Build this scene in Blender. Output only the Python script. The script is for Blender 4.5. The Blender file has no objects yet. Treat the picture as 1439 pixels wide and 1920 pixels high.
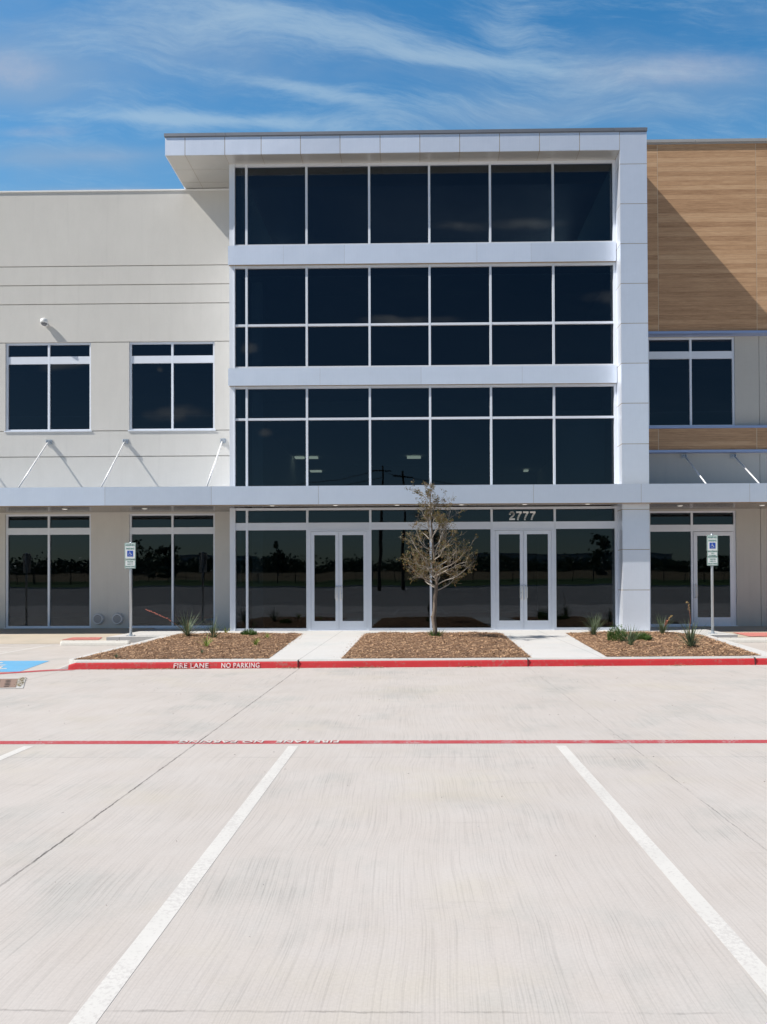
import bpy, math, random
import numpy as np
from mathutils import Vector, Matrix, Quaternion
random.seed(7); NR = np.random.RandomState(11)
S = bpy.context.scene; COL = S.collection
R = math.radians; PI = math.pi

# ------------------------------------------------------------------ camera
cam_d = bpy.data.cameras.new('camera'); cam = bpy.data.objects.new('camera', cam_d); COL.objects.link(cam); S.camera = cam
cam_d.sensor_fit = 'VERTICAL'; cam_d.sensor_height = 36; cam_d.lens = 27.717
cam_d.shift_x = -0.0221; cam_d.shift_y = 0.0607; cam_d.clip_start = .05; cam_d.clip_end = 5000
_M = ((0.99988223, 0.01480426, -0.00404487), (-0.00419872, 0.01037637, -0.99993735), (-0.01476136, 0.99983657, 0.01043731))
cam.matrix_world = Matrix(((_M[0][0], -_M[1][0], -_M[2][0], 0), (_M[0][1], -_M[1][1], -_M[2][1], 0), (_M[0][2], -_M[1][2], -_M[2][2], 1.68), (0, 0, 0, 1)))

# ------------------------------------------------------------------ sun, sky, exposure
SUN_DIR = Vector((.855, .27, -1.0)).normalized()
sl = bpy.data.lights.new('sun', 'SUN'); sl.energy = 5.0; sl.angle = R(.5); sl.color = (1, .955, .89)
so = bpy.data.objects.new('sun', sl); COL.objects.link(so); so.rotation_euler = SUN_DIR.to_track_quat('-Z', 'Y').to_euler()
S.view_settings.view_transform = 'Standard'; S.view_settings.look = 'None'; S.view_settings.gamma = 1
S.view_settings.exposure = 0.33

class NT:
    """small helper for node expressions"""
    def __init__(s, tree): s.t = tree; s.n = tree.nodes; s.l = tree.links
    def node(s, typ, ins=None, **kw):
        nd = s.n.new(typ)
        for k, v in kw.items(): setattr(nd, k, v)
        for k, v in (ins or {}).items():
            sock = nd.inputs[k]
            if isinstance(v, bpy.types.NodeSocket): s.l.new(v, sock)
            else: sock.default_value = v
        return nd
    def m(s, op, a, b=None, c=None):
        nd = s.n.new('ShaderNodeMath'); nd.operation = op
        for i, v in enumerate((a, b, c)):
            if v is None: continue
            if isinstance(v, bpy.types.NodeSocket): s.l.new(v, nd.inputs[i])
            else: nd.inputs[i].default_value = v
        return nd.outputs[0]
    def mix(s, f, a, b, blend='MIX'):
        nd = s.n.new('ShaderNodeMix'); nd.data_type = 'RGBA'; nd.blend_type = blend
        for i, v in ((0, f), (6, a), (7, b)):
            if isinstance(v, bpy.types.NodeSocket): s.l.new(v, nd.inputs[i])
            elif i == 0: nd.inputs[0].default_value = v
            else: nd.inputs[i].default_value = (*v[:3], 1)
        return nd.outputs[2]
    def ramp(s, f, stops):
        nd = s.n.new('ShaderNodeValToRGB'); e = nd.color_ramp.elements
        while len(e) < len(stops): e.new(.5)
        for k, (p, c) in enumerate(stops):
            e[k].position = p; e[k].color = (c, c, c, 1) if not isinstance(c, tuple) else (*c[:3], 1)
        s.l.new(f, nd.inputs[0]); return nd.outputs[0]
    def smooth(s, x, a, b):
        nd = s.n.new('ShaderNodeMapRange'); nd.interpolation_type = 'SMOOTHSTEP'
        s.l.new(x, nd.inputs[0]); nd.inputs[1].default_value = a; nd.inputs[2].default_value = b
        return nd.outputs[0]
    def noise(s, vec, scale, detail=4, rough=.5, sc=(1, 1, 1), loc=(0, 0, 0), dist=0):
        mp = s.node('ShaderNodeMapping', {'Vector': vec, 'Scale': sc, 'Location': loc})
        nd = s.node('ShaderNodeTexNoise', {'Vector': mp.outputs[0], 'Scale': scale, 'Detail': detail, 'Roughness': rough, 'Distortion': dist})
        return nd.outputs[0]

world = bpy.data.worlds.new('World'); S.world = world; world.use_nodes = True
W = NT(world.node_tree); bg = W.n['Background']
sky = W.node('ShaderNodeTexSky'); sky.sky_type = 'NISHITA'; sky.sun_disc = False
sky.sun_elevation = R(48.1); sky.sun_rotation = math.atan2(-.855, -.27)
sky.air_density = 1.0; sky.dust_density = .35; sky.ozone_density = 2.5
tc = W.node('ShaderNodeTexCoord'); sep = W.node('ShaderNodeSeparateXYZ', {0: tc.outputs['Generated']})
dx, dy, dz = sep.outputs
ay = W.m('MAXIMUM', W.m('ABSOLUTE', dy), .08)
u = W.m('DIVIDE', dx, ay); v = W.m('DIVIDE', dz, ay)
front = W.smooth(dy, 0., .3)
uv = W.node('ShaderNodeCombineXYZ', {0: u, 1: v, 2: W.m('MULTIPLY', dy, .4)}).outputs[0]
warp = W.noise(uv, 3.0, 3, .5, loc=(3, 1, 0))
v2 = W.m('ADD', W.m('ADD', v, W.m('MULTIPLY', u, .14)), W.m('MULTIPLY', W.m('SUBTRACT', warp, .5), .16))
uvw = W.node('ShaderNodeCombineXYZ', {0: u, 1: v2, 2: W.m('MULTIPLY', dy, .4)}).outputs[0]
wisp = W.noise(uvw, 2.2, 12, .66, sc=(1.0, 6.5, 1), loc=(1.3, .4, 2))
wisp2 = W.noise(uvw, 8.0, 10, .72, sc=(1.0, 5.0, 1), loc=(5.3, 2.4, 0))
soft = W.noise(uvw, 2.4, 9, .55, sc=(1.0, 2.6, 1), loc=(9.1, 4.2, 1))
def blob(px, py, wx, wy, slope=0.0):
    """a cloud bank at a fixed direction in the sky (azimuth tangent, elevation tangent)"""
    cu = (px - 784) / 1478; cv = (1092 - py) / 1478; wu = wx / 1478; wv = wy / 1478
    du = W.m('SUBTRACT', u, cu)
    dv = W.m('ADD', W.m('SUBTRACT', v, cv), W.m('MULTIPLY', du, slope))
    a = W.m('POWER', W.m('DIVIDE', du, wu), 2.0); b = W.m('POWER', W.m('DIVIDE', dv, wv), 2.0)
    return W.m('EXPONENT', W.m('MULTIPLY', W.m('ADD', a, b), -1.0))
def addall(l):
    r = l[0]
    for x in l[1:]: r = W.m('ADD', r, x)
    return r
st = addall([blob(640, 45, 330, 34, .20), W.m('MULTIPLY', blob(830, 105, 170, 13, .12), .8), blob(350, 212, 260, 13, .06), blob(600, 165, 190, 16, .2), W.m('MULTIPLY', blob(230, 20, 160, 60, .1), .5),
             W.m('MULTIPLY', blob(980, 60, 90, 60, .1), .6), W.m('MULTIPLY', blob(900, 190, 150, 25, .1), .35)])
gr = addall([W.m('MULTIPLY', blob(260, 90, 400, 120), .55), blob(30, 130, 150, 65), W.m('MULTIPLY', blob(1250, 150, 230, 62), .8), W.m('MULTIPLY', blob(120, 280, 260, 22), .9), W.m('MULTIPLY', blob(1050, 215, 330, 26), .6), W.m('MULTIPLY', blob(230, 352, 220, 12), 1.0),
             W.m('MULTIPLY', blob(1400, 30, 130, 40), .5)])
wi = W.m('MULTIPLY', W.m('ADD', W.m('MULTIPLY', wisp, .6), W.m('MULTIPLY', wisp2, .5)), 1.0)
d1 = W.smooth(W.m('ADD', wi, W.m('MULTIPLY', W.m('SUBTRACT', st, .42), .22)), .42, .78)
d2 = W.smooth(W.m('ADD', soft, W.m('MULTIPLY', W.m('SUBTRACT', gr, .36), .26)), .36, .74)
d1 = W.m('MULTIPLY', d1, W.m('ADD', W.m('MULTIPLY', front, .65), .3)); d2 = W.m('MULTIPLY', d2, W.m('ADD', W.m('MULTIPLY', front, .65), .3))
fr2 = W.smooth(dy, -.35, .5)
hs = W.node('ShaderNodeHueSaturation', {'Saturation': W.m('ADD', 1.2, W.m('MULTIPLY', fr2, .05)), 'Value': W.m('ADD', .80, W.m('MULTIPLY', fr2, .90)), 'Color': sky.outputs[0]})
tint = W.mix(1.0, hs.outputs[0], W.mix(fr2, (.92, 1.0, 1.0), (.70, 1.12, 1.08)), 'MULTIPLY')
tint = W.mix(W.m('MULTIPLY', W.m('MULTIPLY', W.m('SUBTRACT', 1.0, W.smooth(v, .44, .72)), front), .42), tint, (2.6, 4.7, 6.8))
c1 = W.mix(W.m('MULTIPLY', d2, .55), tint, (3.2, 4.5, 6.2))
pufn = W.noise(uvw, 9.0, 10, .68, sc=(1, 1.6, 1), loc=(4, 1, 3))
pfr = W.m('MULTIPLY', W.smooth(W.m('MULTIPLY', pufn, addall([blob(15, 115, 110, 50, .1), W.m('MULTIPLY', blob(1250, 135, 240, 45, -.05), .9), W.m('MULTIPLY', blob(60, 235, 130, 18), .8), W.m('MULTIPLY', blob(180, 350, 160, 9), .9), W.m('MULTIPLY', blob(180, 280, 180, 14), .6)])), .14, .62), W.smooth(dy, 0., .3))
c1 = W.mix(W.m('MULTIPLY', pfr, .65), c1, (4.3, 5.1, 6.6))
c2 = W.mix(W.m('MULTIPLY', d1, .52), c1, (5.4, 7.0, 8.1))
back = W.smooth(dy, 0.0, -.3)
pf = W.noise(uv, 16, 7, .6, sc=(1, 1.5, 1), loc=(2, 7, 0))
pb = addall([blob(330, 772, 75, 22), blob(300, 690, 10, 8), blob(120, 676, 75, 16, -.1), blob(350, 668, 60, 14), blob(500, 810, 16, 12), blob(470, 650, 25, 16), blob(60, 560, 90, 20), blob(760, 600, 140, 14), blob(1200, 560, 130, 20), blob(940, 420, 160, 18)])
pd = W.m('MULTIPLY', W.smooth(W.m('MULTIPLY', pf, pb), .22, .62), back)
c2 = W.mix(W.m('MULTIPLY', pd, .75), c2, (9.0, 9.0, 9.0))
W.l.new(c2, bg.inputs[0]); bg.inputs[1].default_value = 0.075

# ------------------------------------------------------------------ materials
MAT = {}
def new_mat(name):
    m = bpy.data.materials.new(name); m.use_nodes = True; t = NT(m.node_tree)
    p = t.n['Principled BSDF']; MAT[name] = m
    return m, t, p
def coords(t): return t.node('ShaderNodeTexCoord').outputs['Object']
def wpos(t): return t.node('ShaderNodeNewGeometry').outputs['Position']
def bump(t, p, h, strength=.2, dist=.01):
    b = t.node('ShaderNodeBump', {'Height': h, 'Strength': strength, 'Distance': dist}); t.l.new(b.outputs[0], p.inputs['Normal'])
def plain(name, col, rough=.6, metal=0, var=.06, vscale=6, spec=.5, emis=None):
    m, t, p = new_mat(name)
    n = t.noise(wpos(t), vscale, 5, .6)
    c = t.mix(n, tuple(max(0, x * (1 - var)) for x in col), tuple(min(1, x * (1 + var)) for x in col))
    t.l.new(c, p.inputs['Base Color']); p.inputs['Roughness'].default_value = rough; p.inputs['Metallic'].default_value = metal
    p.inputs['Specular IOR Level'].default_value = spec
    if emis: p.inputs['Emission Color'].default_value = (*emis[0], 1); p.inputs['Emission Strength'].default_value = emis[1]
    return m

def mk_concrete(name, base, joints=True, broom=1.0, stain=1.0):
    m, t, p = new_mat(name); P = wpos(t); sp = t.node('ShaderNodeSeparateXYZ', {0: P}); x, y, z = sp.outputs
    big = t.noise(P, .35, 6, .6); mid = t.noise(P, 1.7, 8, .65, sc=(1, .8, 1), loc=(4, 2, 0)); fine = t.noise(P, 60, 4, .7)
    wob = t.noise(P, .55, 2, .45, sc=(.5, 1, 1), loc=(2, 3, 0))
    xw = t.m('ADD', x, t.m('MULTIPLY', t.m('SUBTRACT', wob, .5), .22))
    def cvec(k): return t.node('ShaderNodeCombineXYZ', {0: xw, 1: t.m('MULTIPLY', y, k), 2: 0.0}).outputs[0]
    br = t.noise(cvec(.010), 100, 3, .7); br2 = t.noise(cvec(.03), 14, 5, .75, loc=(3, 0, 0))
    grey = t.smooth(t.noise(P, .75, 7, .68, sc=(1, .8, 1), loc=(1, 9, 0)), .48, .72)
    yel = t.smooth(t.noise(P, .55, 6, .65, sc=(1, 1.2, 1), loc=(21, 4, 0)), .50, .74)
    f = t.m('ADD', t.m('MULTIPLY', t.m('SUBTRACT', big, .5), .20 * stain), t.m('MULTIPLY', t.m('SUBTRACT', mid, .5), .20 * stain))
    lin = t.m('SUBTRACT', 1.0, t.smooth(br, .28, .55))
    bb = t.m('MULTIPLY', t.m('ADD', t.m('MULTIPLY', lin, -.30 * broom), t.m('MULTIPLY', t.m('SUBTRACT', br2, .5), .13 * broom)), t.m('ADD', t.m('MULTIPLY', grey, .5), .5))
    f = t.m('ADD', t.m('ADD', f, bb), t.m('MULTIPLY', t.m('SUBTRACT', fine, .5), .26))
    f = t.m('ADD', f, t.m('SUBTRACT', 1.03, t.m('MULTIPLY', grey, .07 * stain)))
    # dark tyre scuffs and small spots
    sc = t.smooth(t.noise(P, 1.1, 7, .75, sc=(.45, 2.2, 1), loc=(13, 3, 0)), .60, .78)
    f = t.m('MULTIPLY', f, t.m('SUBTRACT', 1.0, t.m('MULTIPLY', sc, .18 * stain)))
    vor = t.node('ShaderNodeTexVoronoi', {'Vector': P, 'Scale': 1.3, 'Randomness': 1.0})
    spot = t.m('LESS_THAN', vor.outputs[0], .016); f = t.m('MULTIPLY', f, t.m('SUBTRACT', 1.0, t.m('MULTIPLY', spot, .4 * stain)))
    hgt = t.m('ADD', t.m('MULTIPLY', br, .6 * broom), t.m('MULTIPLY', fine, .5))
    if joints:
        jw = t.m('MULTIPLY', t.m('SUBTRACT', t.noise(P, 6, 5, .75), .5), .04)
        def line(c, pos, wid, dk, step=None):
            d = t.m('SUBTRACT', t.m('ADD', c, jw), pos)
            if step: d = t.m('SUBTRACT', d, t.m('MULTIPLY', t.m('ROUND', t.m('DIVIDE', d, step)), step))
            return t.m('MULTIPLY', t.m('SUBTRACT', 1.0, t.smooth(t.m('ABSOLUTE', d), wid * .4, wid)), dk)
        lotmask = t.m('LESS_THAN', y, 15.8) if name == 'lot_concrete' else 1.0
        if name == 'lot_concrete':
            wear = t.smooth(t.noise(P, 2.6, 5, .7, loc=(2, 2, 2)), .36, .62)
            j = t.m('MAXIMUM', t.m('MULTIPLY', line(x, -2.33, .011, .7), t.m('ADD', t.m('MULTIPLY', wear, .6), .4)), t.m('MULTIPLY', line(x, 2.17, .008, .35), wear))
            j = t.m('MAXIMUM', j, t.m('MULTIPLY', line(y, 7.6, .009, .3, 4.5), wear))
            j = t.m('MAXIMUM', j, line(x, -6.83, .009, .45, 36.0)); j = t.m('MAXIMUM', j, line(x, 6.67, .009, .4, 36.0))
            j = t.m('MAXIMUM', j, line(x, -11.33, .009, .45, 40.0))
        else:
            j = t.m('MAXIMUM', line(x, -2.37, .008, .5, 1.52), line(y, 23.25, .01, .45, 40.0))
            j = t.m('MAXIMUM', j, line(y, 19.5, .008, .3, 60.0))
        f = t.m('MULTIPLY', f, t.m('SUBTRACT', 1.0, j)); hgt = t.m('SUBTRACT', hgt, t.m('MULTIPLY', j, 3.0))
    warm = t.mix(mid, tuple(b * k for b, k in zip(base, (1.03, 1.0, .98))), tuple(b * k for b, k in zip(base, (.98, 1.0, 1.03))))
    warm = t.mix(t.m('MULTIPLY', yel, .45 * min(1, stain)), warm, tuple(b * k for b, k in zip(base, (1.0, .985, .87))))
    warm = t.mix(t.m('MULTIPLY', grey, .8), warm, tuple(b * k for b, k in zip(base, (.94, .985, 1.0))))
    fc = t.node('ShaderNodeCombineColor', {0: f, 1: f, 2: f}).outputs[0]
    t.l.new(t.mix(1.0, warm, fc, 'MULTIPLY'), p.inputs['Base Color']); p.inputs['Roughness'].default_value = .9
    p.inputs['Specular IOR Level'].default_value = .25
    bump(t, p, hgt, .22, .004); return m
mk_concrete('lot_concrete', (.465, .424, .386))
mk_concrete('dimmed_lot_concrete', (.29, .27, .25), joints=False)  # lot concrete darkened in colour so its reflection in the glass looks dimmer
mk_concrete('walk_concrete', (.54, .525, .50), broom=.4, stain=.6)
mk_concrete('curb_concrete', (.46, .445, .42), joints=False, broom=.3, stain=1.2)
mk_concrete('tan_concrete', (.47, .41, .33), joints=False, broom=.3, stain=1.0)

def mk_paint(name, col, under=(.44, .42, .40), wear=.5, sc=1.0):
    m, t, p = new_mat(name); P = wpos(t)
    n = t.noise(P, 38 * sc, 6, .75); n2 = t.noise(P, 3, 4, .6, sc=(1, .5, 1))
    f = t.m('ADD', n, t.m('MULTIPLY', t.m('SUBTRACT', n2, .5), .5))
    mask = t.smooth(f, .68 - .13 * wear, .80 - .13 * wear)
    v = t.noise(P, 2.2, 5, .6, loc=(3, 3, 3)); c = t.mix(v, tuple(x * .86 for x in col), tuple(min(1, x * 1.1) for x in col))
    t.l.new(t.mix(t.m('MULTIPLY', mask, .75), c, under), p.inputs['Base Color']); p.inputs['Roughness'].default_value = .75
    bump(t, p, n, .15, .003); return m
mk_paint('white_paint', (.60, .572, .53), under=(.48, .45, .42), wear=1.5)
mk_paint('faded_white_paint', (.62, .61, .59), wear=1.1)
mk_paint('stencil_paint', (.80, .74, .72), under=(.5, .05, .05), wear=1.3)
mk_paint('curb_red_paint', (.58, .028, .035), under=(.42, .14, .12), wear=1.15, sc=.5)
mk_paint('lane_red_paint', (.42, .055, .062), wear=1.15)
mk_paint('blue_paint', (.12, .36, .58), wear=.6)

def mk_stucco(name, base, spk=.5):
    m, t, p = new_mat(name); P = wpos(t)
    a = t.noise(P, .45, 6, .6); b = t.noise(P, 3, 6, .7, sc=(1, 1, .35)); c = t.noise(P, 55, 5, .75)
    sk = t.smooth(t.noise(P, 1.0, 5, .7, sc=(6, 6, .22), loc=(5, 0, 0)), .52, .80)
    f = t.m('ADD', t.m('SUBTRACT', 1.0, t.m('MULTIPLY', sk, .055)), t.m('ADD', t.m('MULTIPLY', t.m('SUBTRACT', a, .5), .16), t.m('ADD', t.m('MULTIPLY', t.m('SUBTRACT', b, .5), .10), t.m('MULTIPLY', t.m('SUBTRACT', c, .5), .28 * spk))))
    fc = t.node('ShaderNodeCombineColor', {0: f, 1: f, 2: f}).outputs[0]
    t.l.new(t.mix(1.0, base, fc, 'MULTIPLY'), p.inputs['Base Color']); p.inputs['Roughness'].default_value = .92; p.inputs['Specular IOR Level'].default_value = .2
    bump(t, p, c, .55, .004); return m
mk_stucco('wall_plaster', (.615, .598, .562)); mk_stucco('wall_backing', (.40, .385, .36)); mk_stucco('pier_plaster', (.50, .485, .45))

def mk_metal(name, base, rough=.38, metal=.55, bmp=.05, brush=.25):
    m, t, p = new_mat(name); P = wpos(t); g = t.node('ShaderNodeNewGeometry'); rnd = g.outputs['Random Per Island']
    big = t.noise(P, .9, 2, .5); br = t.noise(P, 20, 4, .6, sc=(3, 3, .06)); sm = t.noise(P, 5, 4, .6)
    f = t.m('ADD', .93, t.m('ADD', t.m('MULTIPLY', rnd, .10), t.m('ADD', t.m('MULTIPLY', t.m('SUBTRACT', br, .5), brush * .35), t.m('MULTIPLY', t.m('SUBTRACT', sm, .5), .06))))
    fc = t.node('ShaderNodeCombineColor', {0: f, 1: f, 2: f}).outputs[0]
    t.l.new(t.mix(1.0, base, fc, 'MULTIPLY'), p.inputs['Base Color']); p.inputs['Metallic'].default_value = metal
    t.l.new(t.m('ADD', rough - .03, t.m('MULTIPLY', br, .08)), p.inputs['Roughness'])
    bump(t, p, t.m('ADD', big, t.m('MULTIPLY', rnd, .4)), bmp, .35); return m
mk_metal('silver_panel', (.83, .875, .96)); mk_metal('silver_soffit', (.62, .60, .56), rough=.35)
mk_metal('canopy_panel', (.66, .72, .82), rough=.42); mk_metal('frame_metal', (.75, .79, .86), rough=.45, metal=.12, bmp=0, brush=.1)
mk_metal('coping_metal', (.24, .25, .275), rough=.45, metal=.5); mk_metal('coping_light', (.44, .42, .40), rough=.5, metal=.3)
mk_metal('flashing_metal', (.36, .44, .66), rough=.4, metal=.5)
mk_metal('plank_soffit', (.30, .28, .255), rough=.22, metal=.35, bmp=0)
mk_metal('galvanized', (.52, .56, .60), rough=.42, metal=.65, bmp=0)
plain('joint_light', (.60, .50, .37), .8); plain('joint_tan', (.34, .265, .18), .8); plain('white_metal', (.78, .78, .76), .45); plain('bright_rod', (.80, .80, .80), .4, .2)
plain('vent_metal', (.60, .61, .64), .5, .2); plain('vent_dark', (.20, .205, .22), .6, .2); plain('dark_rubber', (.03, .03, .03), .7); plain('black_iron', (.012, .012, .013), .5)
plain('number_white', (.97, .97, .97), .6); plain('sign_white', (.74, .76, .75), .5, var=.02); plain('sign_green', (.03, .23, .17), .5); plain('sign_blue', (.01, .07, .42), .5)
plain('wheel_stop_paint', (.66, .63, .57), .8, var=.12, vscale=14); plain('pad_red', (.56, .20, .17), .8, var=.15, vscale=20)
plain('rust_iron', (.27, .18, .14), .8, .2, var=.35, vscale=25); plain('drain_dark', (.015, .013, .012), .9)
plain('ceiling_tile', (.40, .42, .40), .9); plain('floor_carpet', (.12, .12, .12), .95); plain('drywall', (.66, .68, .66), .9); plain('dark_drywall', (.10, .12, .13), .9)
plain('lamp_white', (.9, .9, .8), .5, emis=((1, .90, .66), 1.2)); plain('downlight_white', (.85, .85, .82), .5, emis=((1, .97, .9), .55))
plain('bark', (.17, .135, .105), .9, var=.35, vscale=30); plain('fine_twig', (.27, .23, .19), .9, var=.3, vscale=30); plain('twig', (.40, .36, .31), .9, var=.3, vscale=30)
plain('pole_wood', (.05, .04, .03), .9); plain('cable_black', (.01, .01, .01), .7)
plain('far_wall', (.34, .35, .36), .9); plain('far_glass', (.05, .06, .08), .3)
plain('flower_coral', (.55, .17, .12), .7, var=.25, vscale=40); plain('flower_yellow', (.50, .36, .14), .7, var=.35, vscale=40); plain('stalk_red', (.22, .09, .06), .8)

def mk_leaf(name, a, b, trans=.25, rough=.55):
    m, t, p = new_mat(name); g = t.node('ShaderNodeNewGeometry'); r = g.outputs['Random Per Island']
    n = t.noise(g.outputs['Position'], 5, 3, .6)
    c = t.mix(t.m('ADD', t.m('MULTIPLY', r, .75), t.m('MULTIPLY', n, .25)), a, b); t.l.new(c, p.inputs['Base Color']); p.inputs['Roughness'].default_value = rough
    tr = t.node('ShaderNodeBsdfTranslucent', {0: c}); mx = t.node('ShaderNodeMixShader', {0: trans, 1: p.outputs[0], 2: tr.outputs[0]})
    t.l.new(mx.outputs[0], t.n['Material Output'].inputs[0]); return m
mk_leaf('leaf_olive', (.05, .052, .014), (.17, .15, .035)); mk_leaf('leaf_brown', (.11, .06, .02), (.30, .18, .06))
mk_leaf('blade_grey', (.06, .10, .055), (.17, .22, .12)); mk_leaf('blade_lime', (.12, .20, .03), (.42, .46, .12)); mk_leaf('leaf_green', (.035, .085, .02), (.13, .22, .05)); mk_leaf('blade_dry', (.28, .22, .12), (.40, .33, .20))
mk_leaf('leaf_dark', (.03, .045, .02), (.07, .10, .045), .1); mk_leaf('mulch_chip', (.16, .08, .04), (.72, .46, .27), 0, .95)

m, t, p = new_mat('mulch'); P = wpos(t)
n = t.noise(P, 30, 6, .8, sc=(1, 1.6, 1)); n2 = t.noise(P, 2, 4, .6); vv = t.node('ShaderNodeTexVoronoi', {'Vector': t.node('ShaderNodeMapping', {'Vector': P, 'Scale': (48, 90, 50)}).outputs[0], 'Scale': 1.0})
c = t.mix(t.m('MULTIPLY', n, vv.outputs[0]), (.12, .06, .03), (.70, .43, .25)); t.l.new(t.mix(t.m('MULTIPLY', n2, .4), c, (.30, .165, .09)), p.inputs['Base Color']); p.inputs['Roughness'].default_value = .95
bump(t, p, vv.outputs[0], 1, .03)

m, t, p = new_mat('wood_cladding'); P = wpos(t); sp = t.node('ShaderNodeSeparateXYZ', {0: P}); x, y, z = sp.outputs
bh = .1535; zi = t.m('FLOOR', t.m('DIVIDE', z, bh)); fr = t.m('SUBTRACT', t.m('DIVIDE', z, bh), zi)
xi = t.m('FLOOR', t.m('DIVIDE', t.m('SUBTRACT', x, 7.965), 3.225))
wn = t.node('ShaderNodeTexWhiteNoise', {'Vector': t.node('ShaderNodeCombineXYZ', {0: xi, 1: zi, 2: 3.0}).outputs[0]}); wn.noise_dimensions = '3D'
off = t.node('ShaderNodeCombineXYZ', {0: t.m('ADD', x, t.m('MULTIPLY', wn.outputs[0], 37.0)), 1: 0.0, 2: z}).outputs[0]
g1 = t.noise(off, 1.0, 8, .72, sc=(1.5, 1, 40)); g2 = t.noise(off, 1.0, 6, .7, sc=(5, 1, 120)); g3 = t.noise(off, 1, 3, .6, sc=(.5, 1, 7))
f = t.m('ADD', t.m('ADD', t.m('MULTIPLY', g1, .66), t.m('MULTIPLY', g2, .46)), t.m('MULTIPLY', t.m('SUBTRACT', wn.outputs[0], .5), .17))
f = t.m('ADD', f, t.m('MULTIPLY', t.m('SUBTRACT', g3, .5), .3))
c = t.node('ShaderNodeValToRGB'); e = c.color_ramp.elements; e[0].position = .34; e[0].color = (.28, .155, .084, 1); e[1].position = .84; e[1].color = (.68, .47, .295, 1)
k = e.new(.56); k.color = (.49, .30, .170, 1); t.l.new(f, c.inputs[0])
seam = t.m('LESS_THAN', t.m('MINIMUM', fr, t.m('SUBTRACT', 1.0, fr)), .03)
t.l.new(t.mix(t.m('MULTIPLY', seam, .35), c.outputs[0], (.10, .06, .035)), p.inputs['Base Color']); p.inputs['Roughness'].default_value = .6; p.inputs['Specular IOR Level'].default_value = .3
bump(t, p, g2, .15, .003)

def mk_glass(name, tint, refl):
    m, t, p = new_mat(name); t.n.remove(p); P = wpos(t)
    big = t.noise(P, .55, 2, .4, sc=(1, 1, .6)); b = t.node('ShaderNodeBump', {'Height': big, 'Strength': .10, 'Distance': .05})
    gl = t.node('ShaderNodeBsdfGlossy', {'Color': (.82, .90, 1, 1), 'Roughness': 0.0, 'Normal': b.outputs[0]})
    tr = t.node('ShaderNodeBsdfTransparent', {0: (*tint, 1)})
    fz = t.node('ShaderNodeFresnel', {'IOR': 1.5}); f = t.m('MULTIPLY', fz.outputs[0], refl)
    mx = t.node('ShaderNodeMixShader', {0: f, 1: tr.outputs[0], 2: gl.outputs[0]}); t.l.new(mx.outputs[0], t.n['Material Output'].inputs[0])
    return m
mk_glass('tinted_glass', (.33, .39, .42), 1.2)

m, t, p = new_mat('field_grass'); P = wpos(t); t.l.new(t.mix(t.noise(P, .3, 6, .7), (.11, .08, .035), (.20, .145, .07)), p.inputs['Base Color']); p.inputs['Roughness'].default_value = 1
m, t, p = new_mat('lawn_green'); P = wpos(t); t.l.new(t.mix(t.noise(P, 2, 6, .7), (.03, .06, .012), (.07, .12, .03)), p.inputs['Base Color']); p.inputs['Roughness'].default_value = 1
m, t, p = new_mat('earth'); P = wpos(t); t.l.new(t.mix(t.noise(P, .2, 6, .7), (.13, .10, .06), (.24, .19, .11)), p.inputs['Base Color']); p.inputs['Roughness'].default_value = 1

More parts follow.
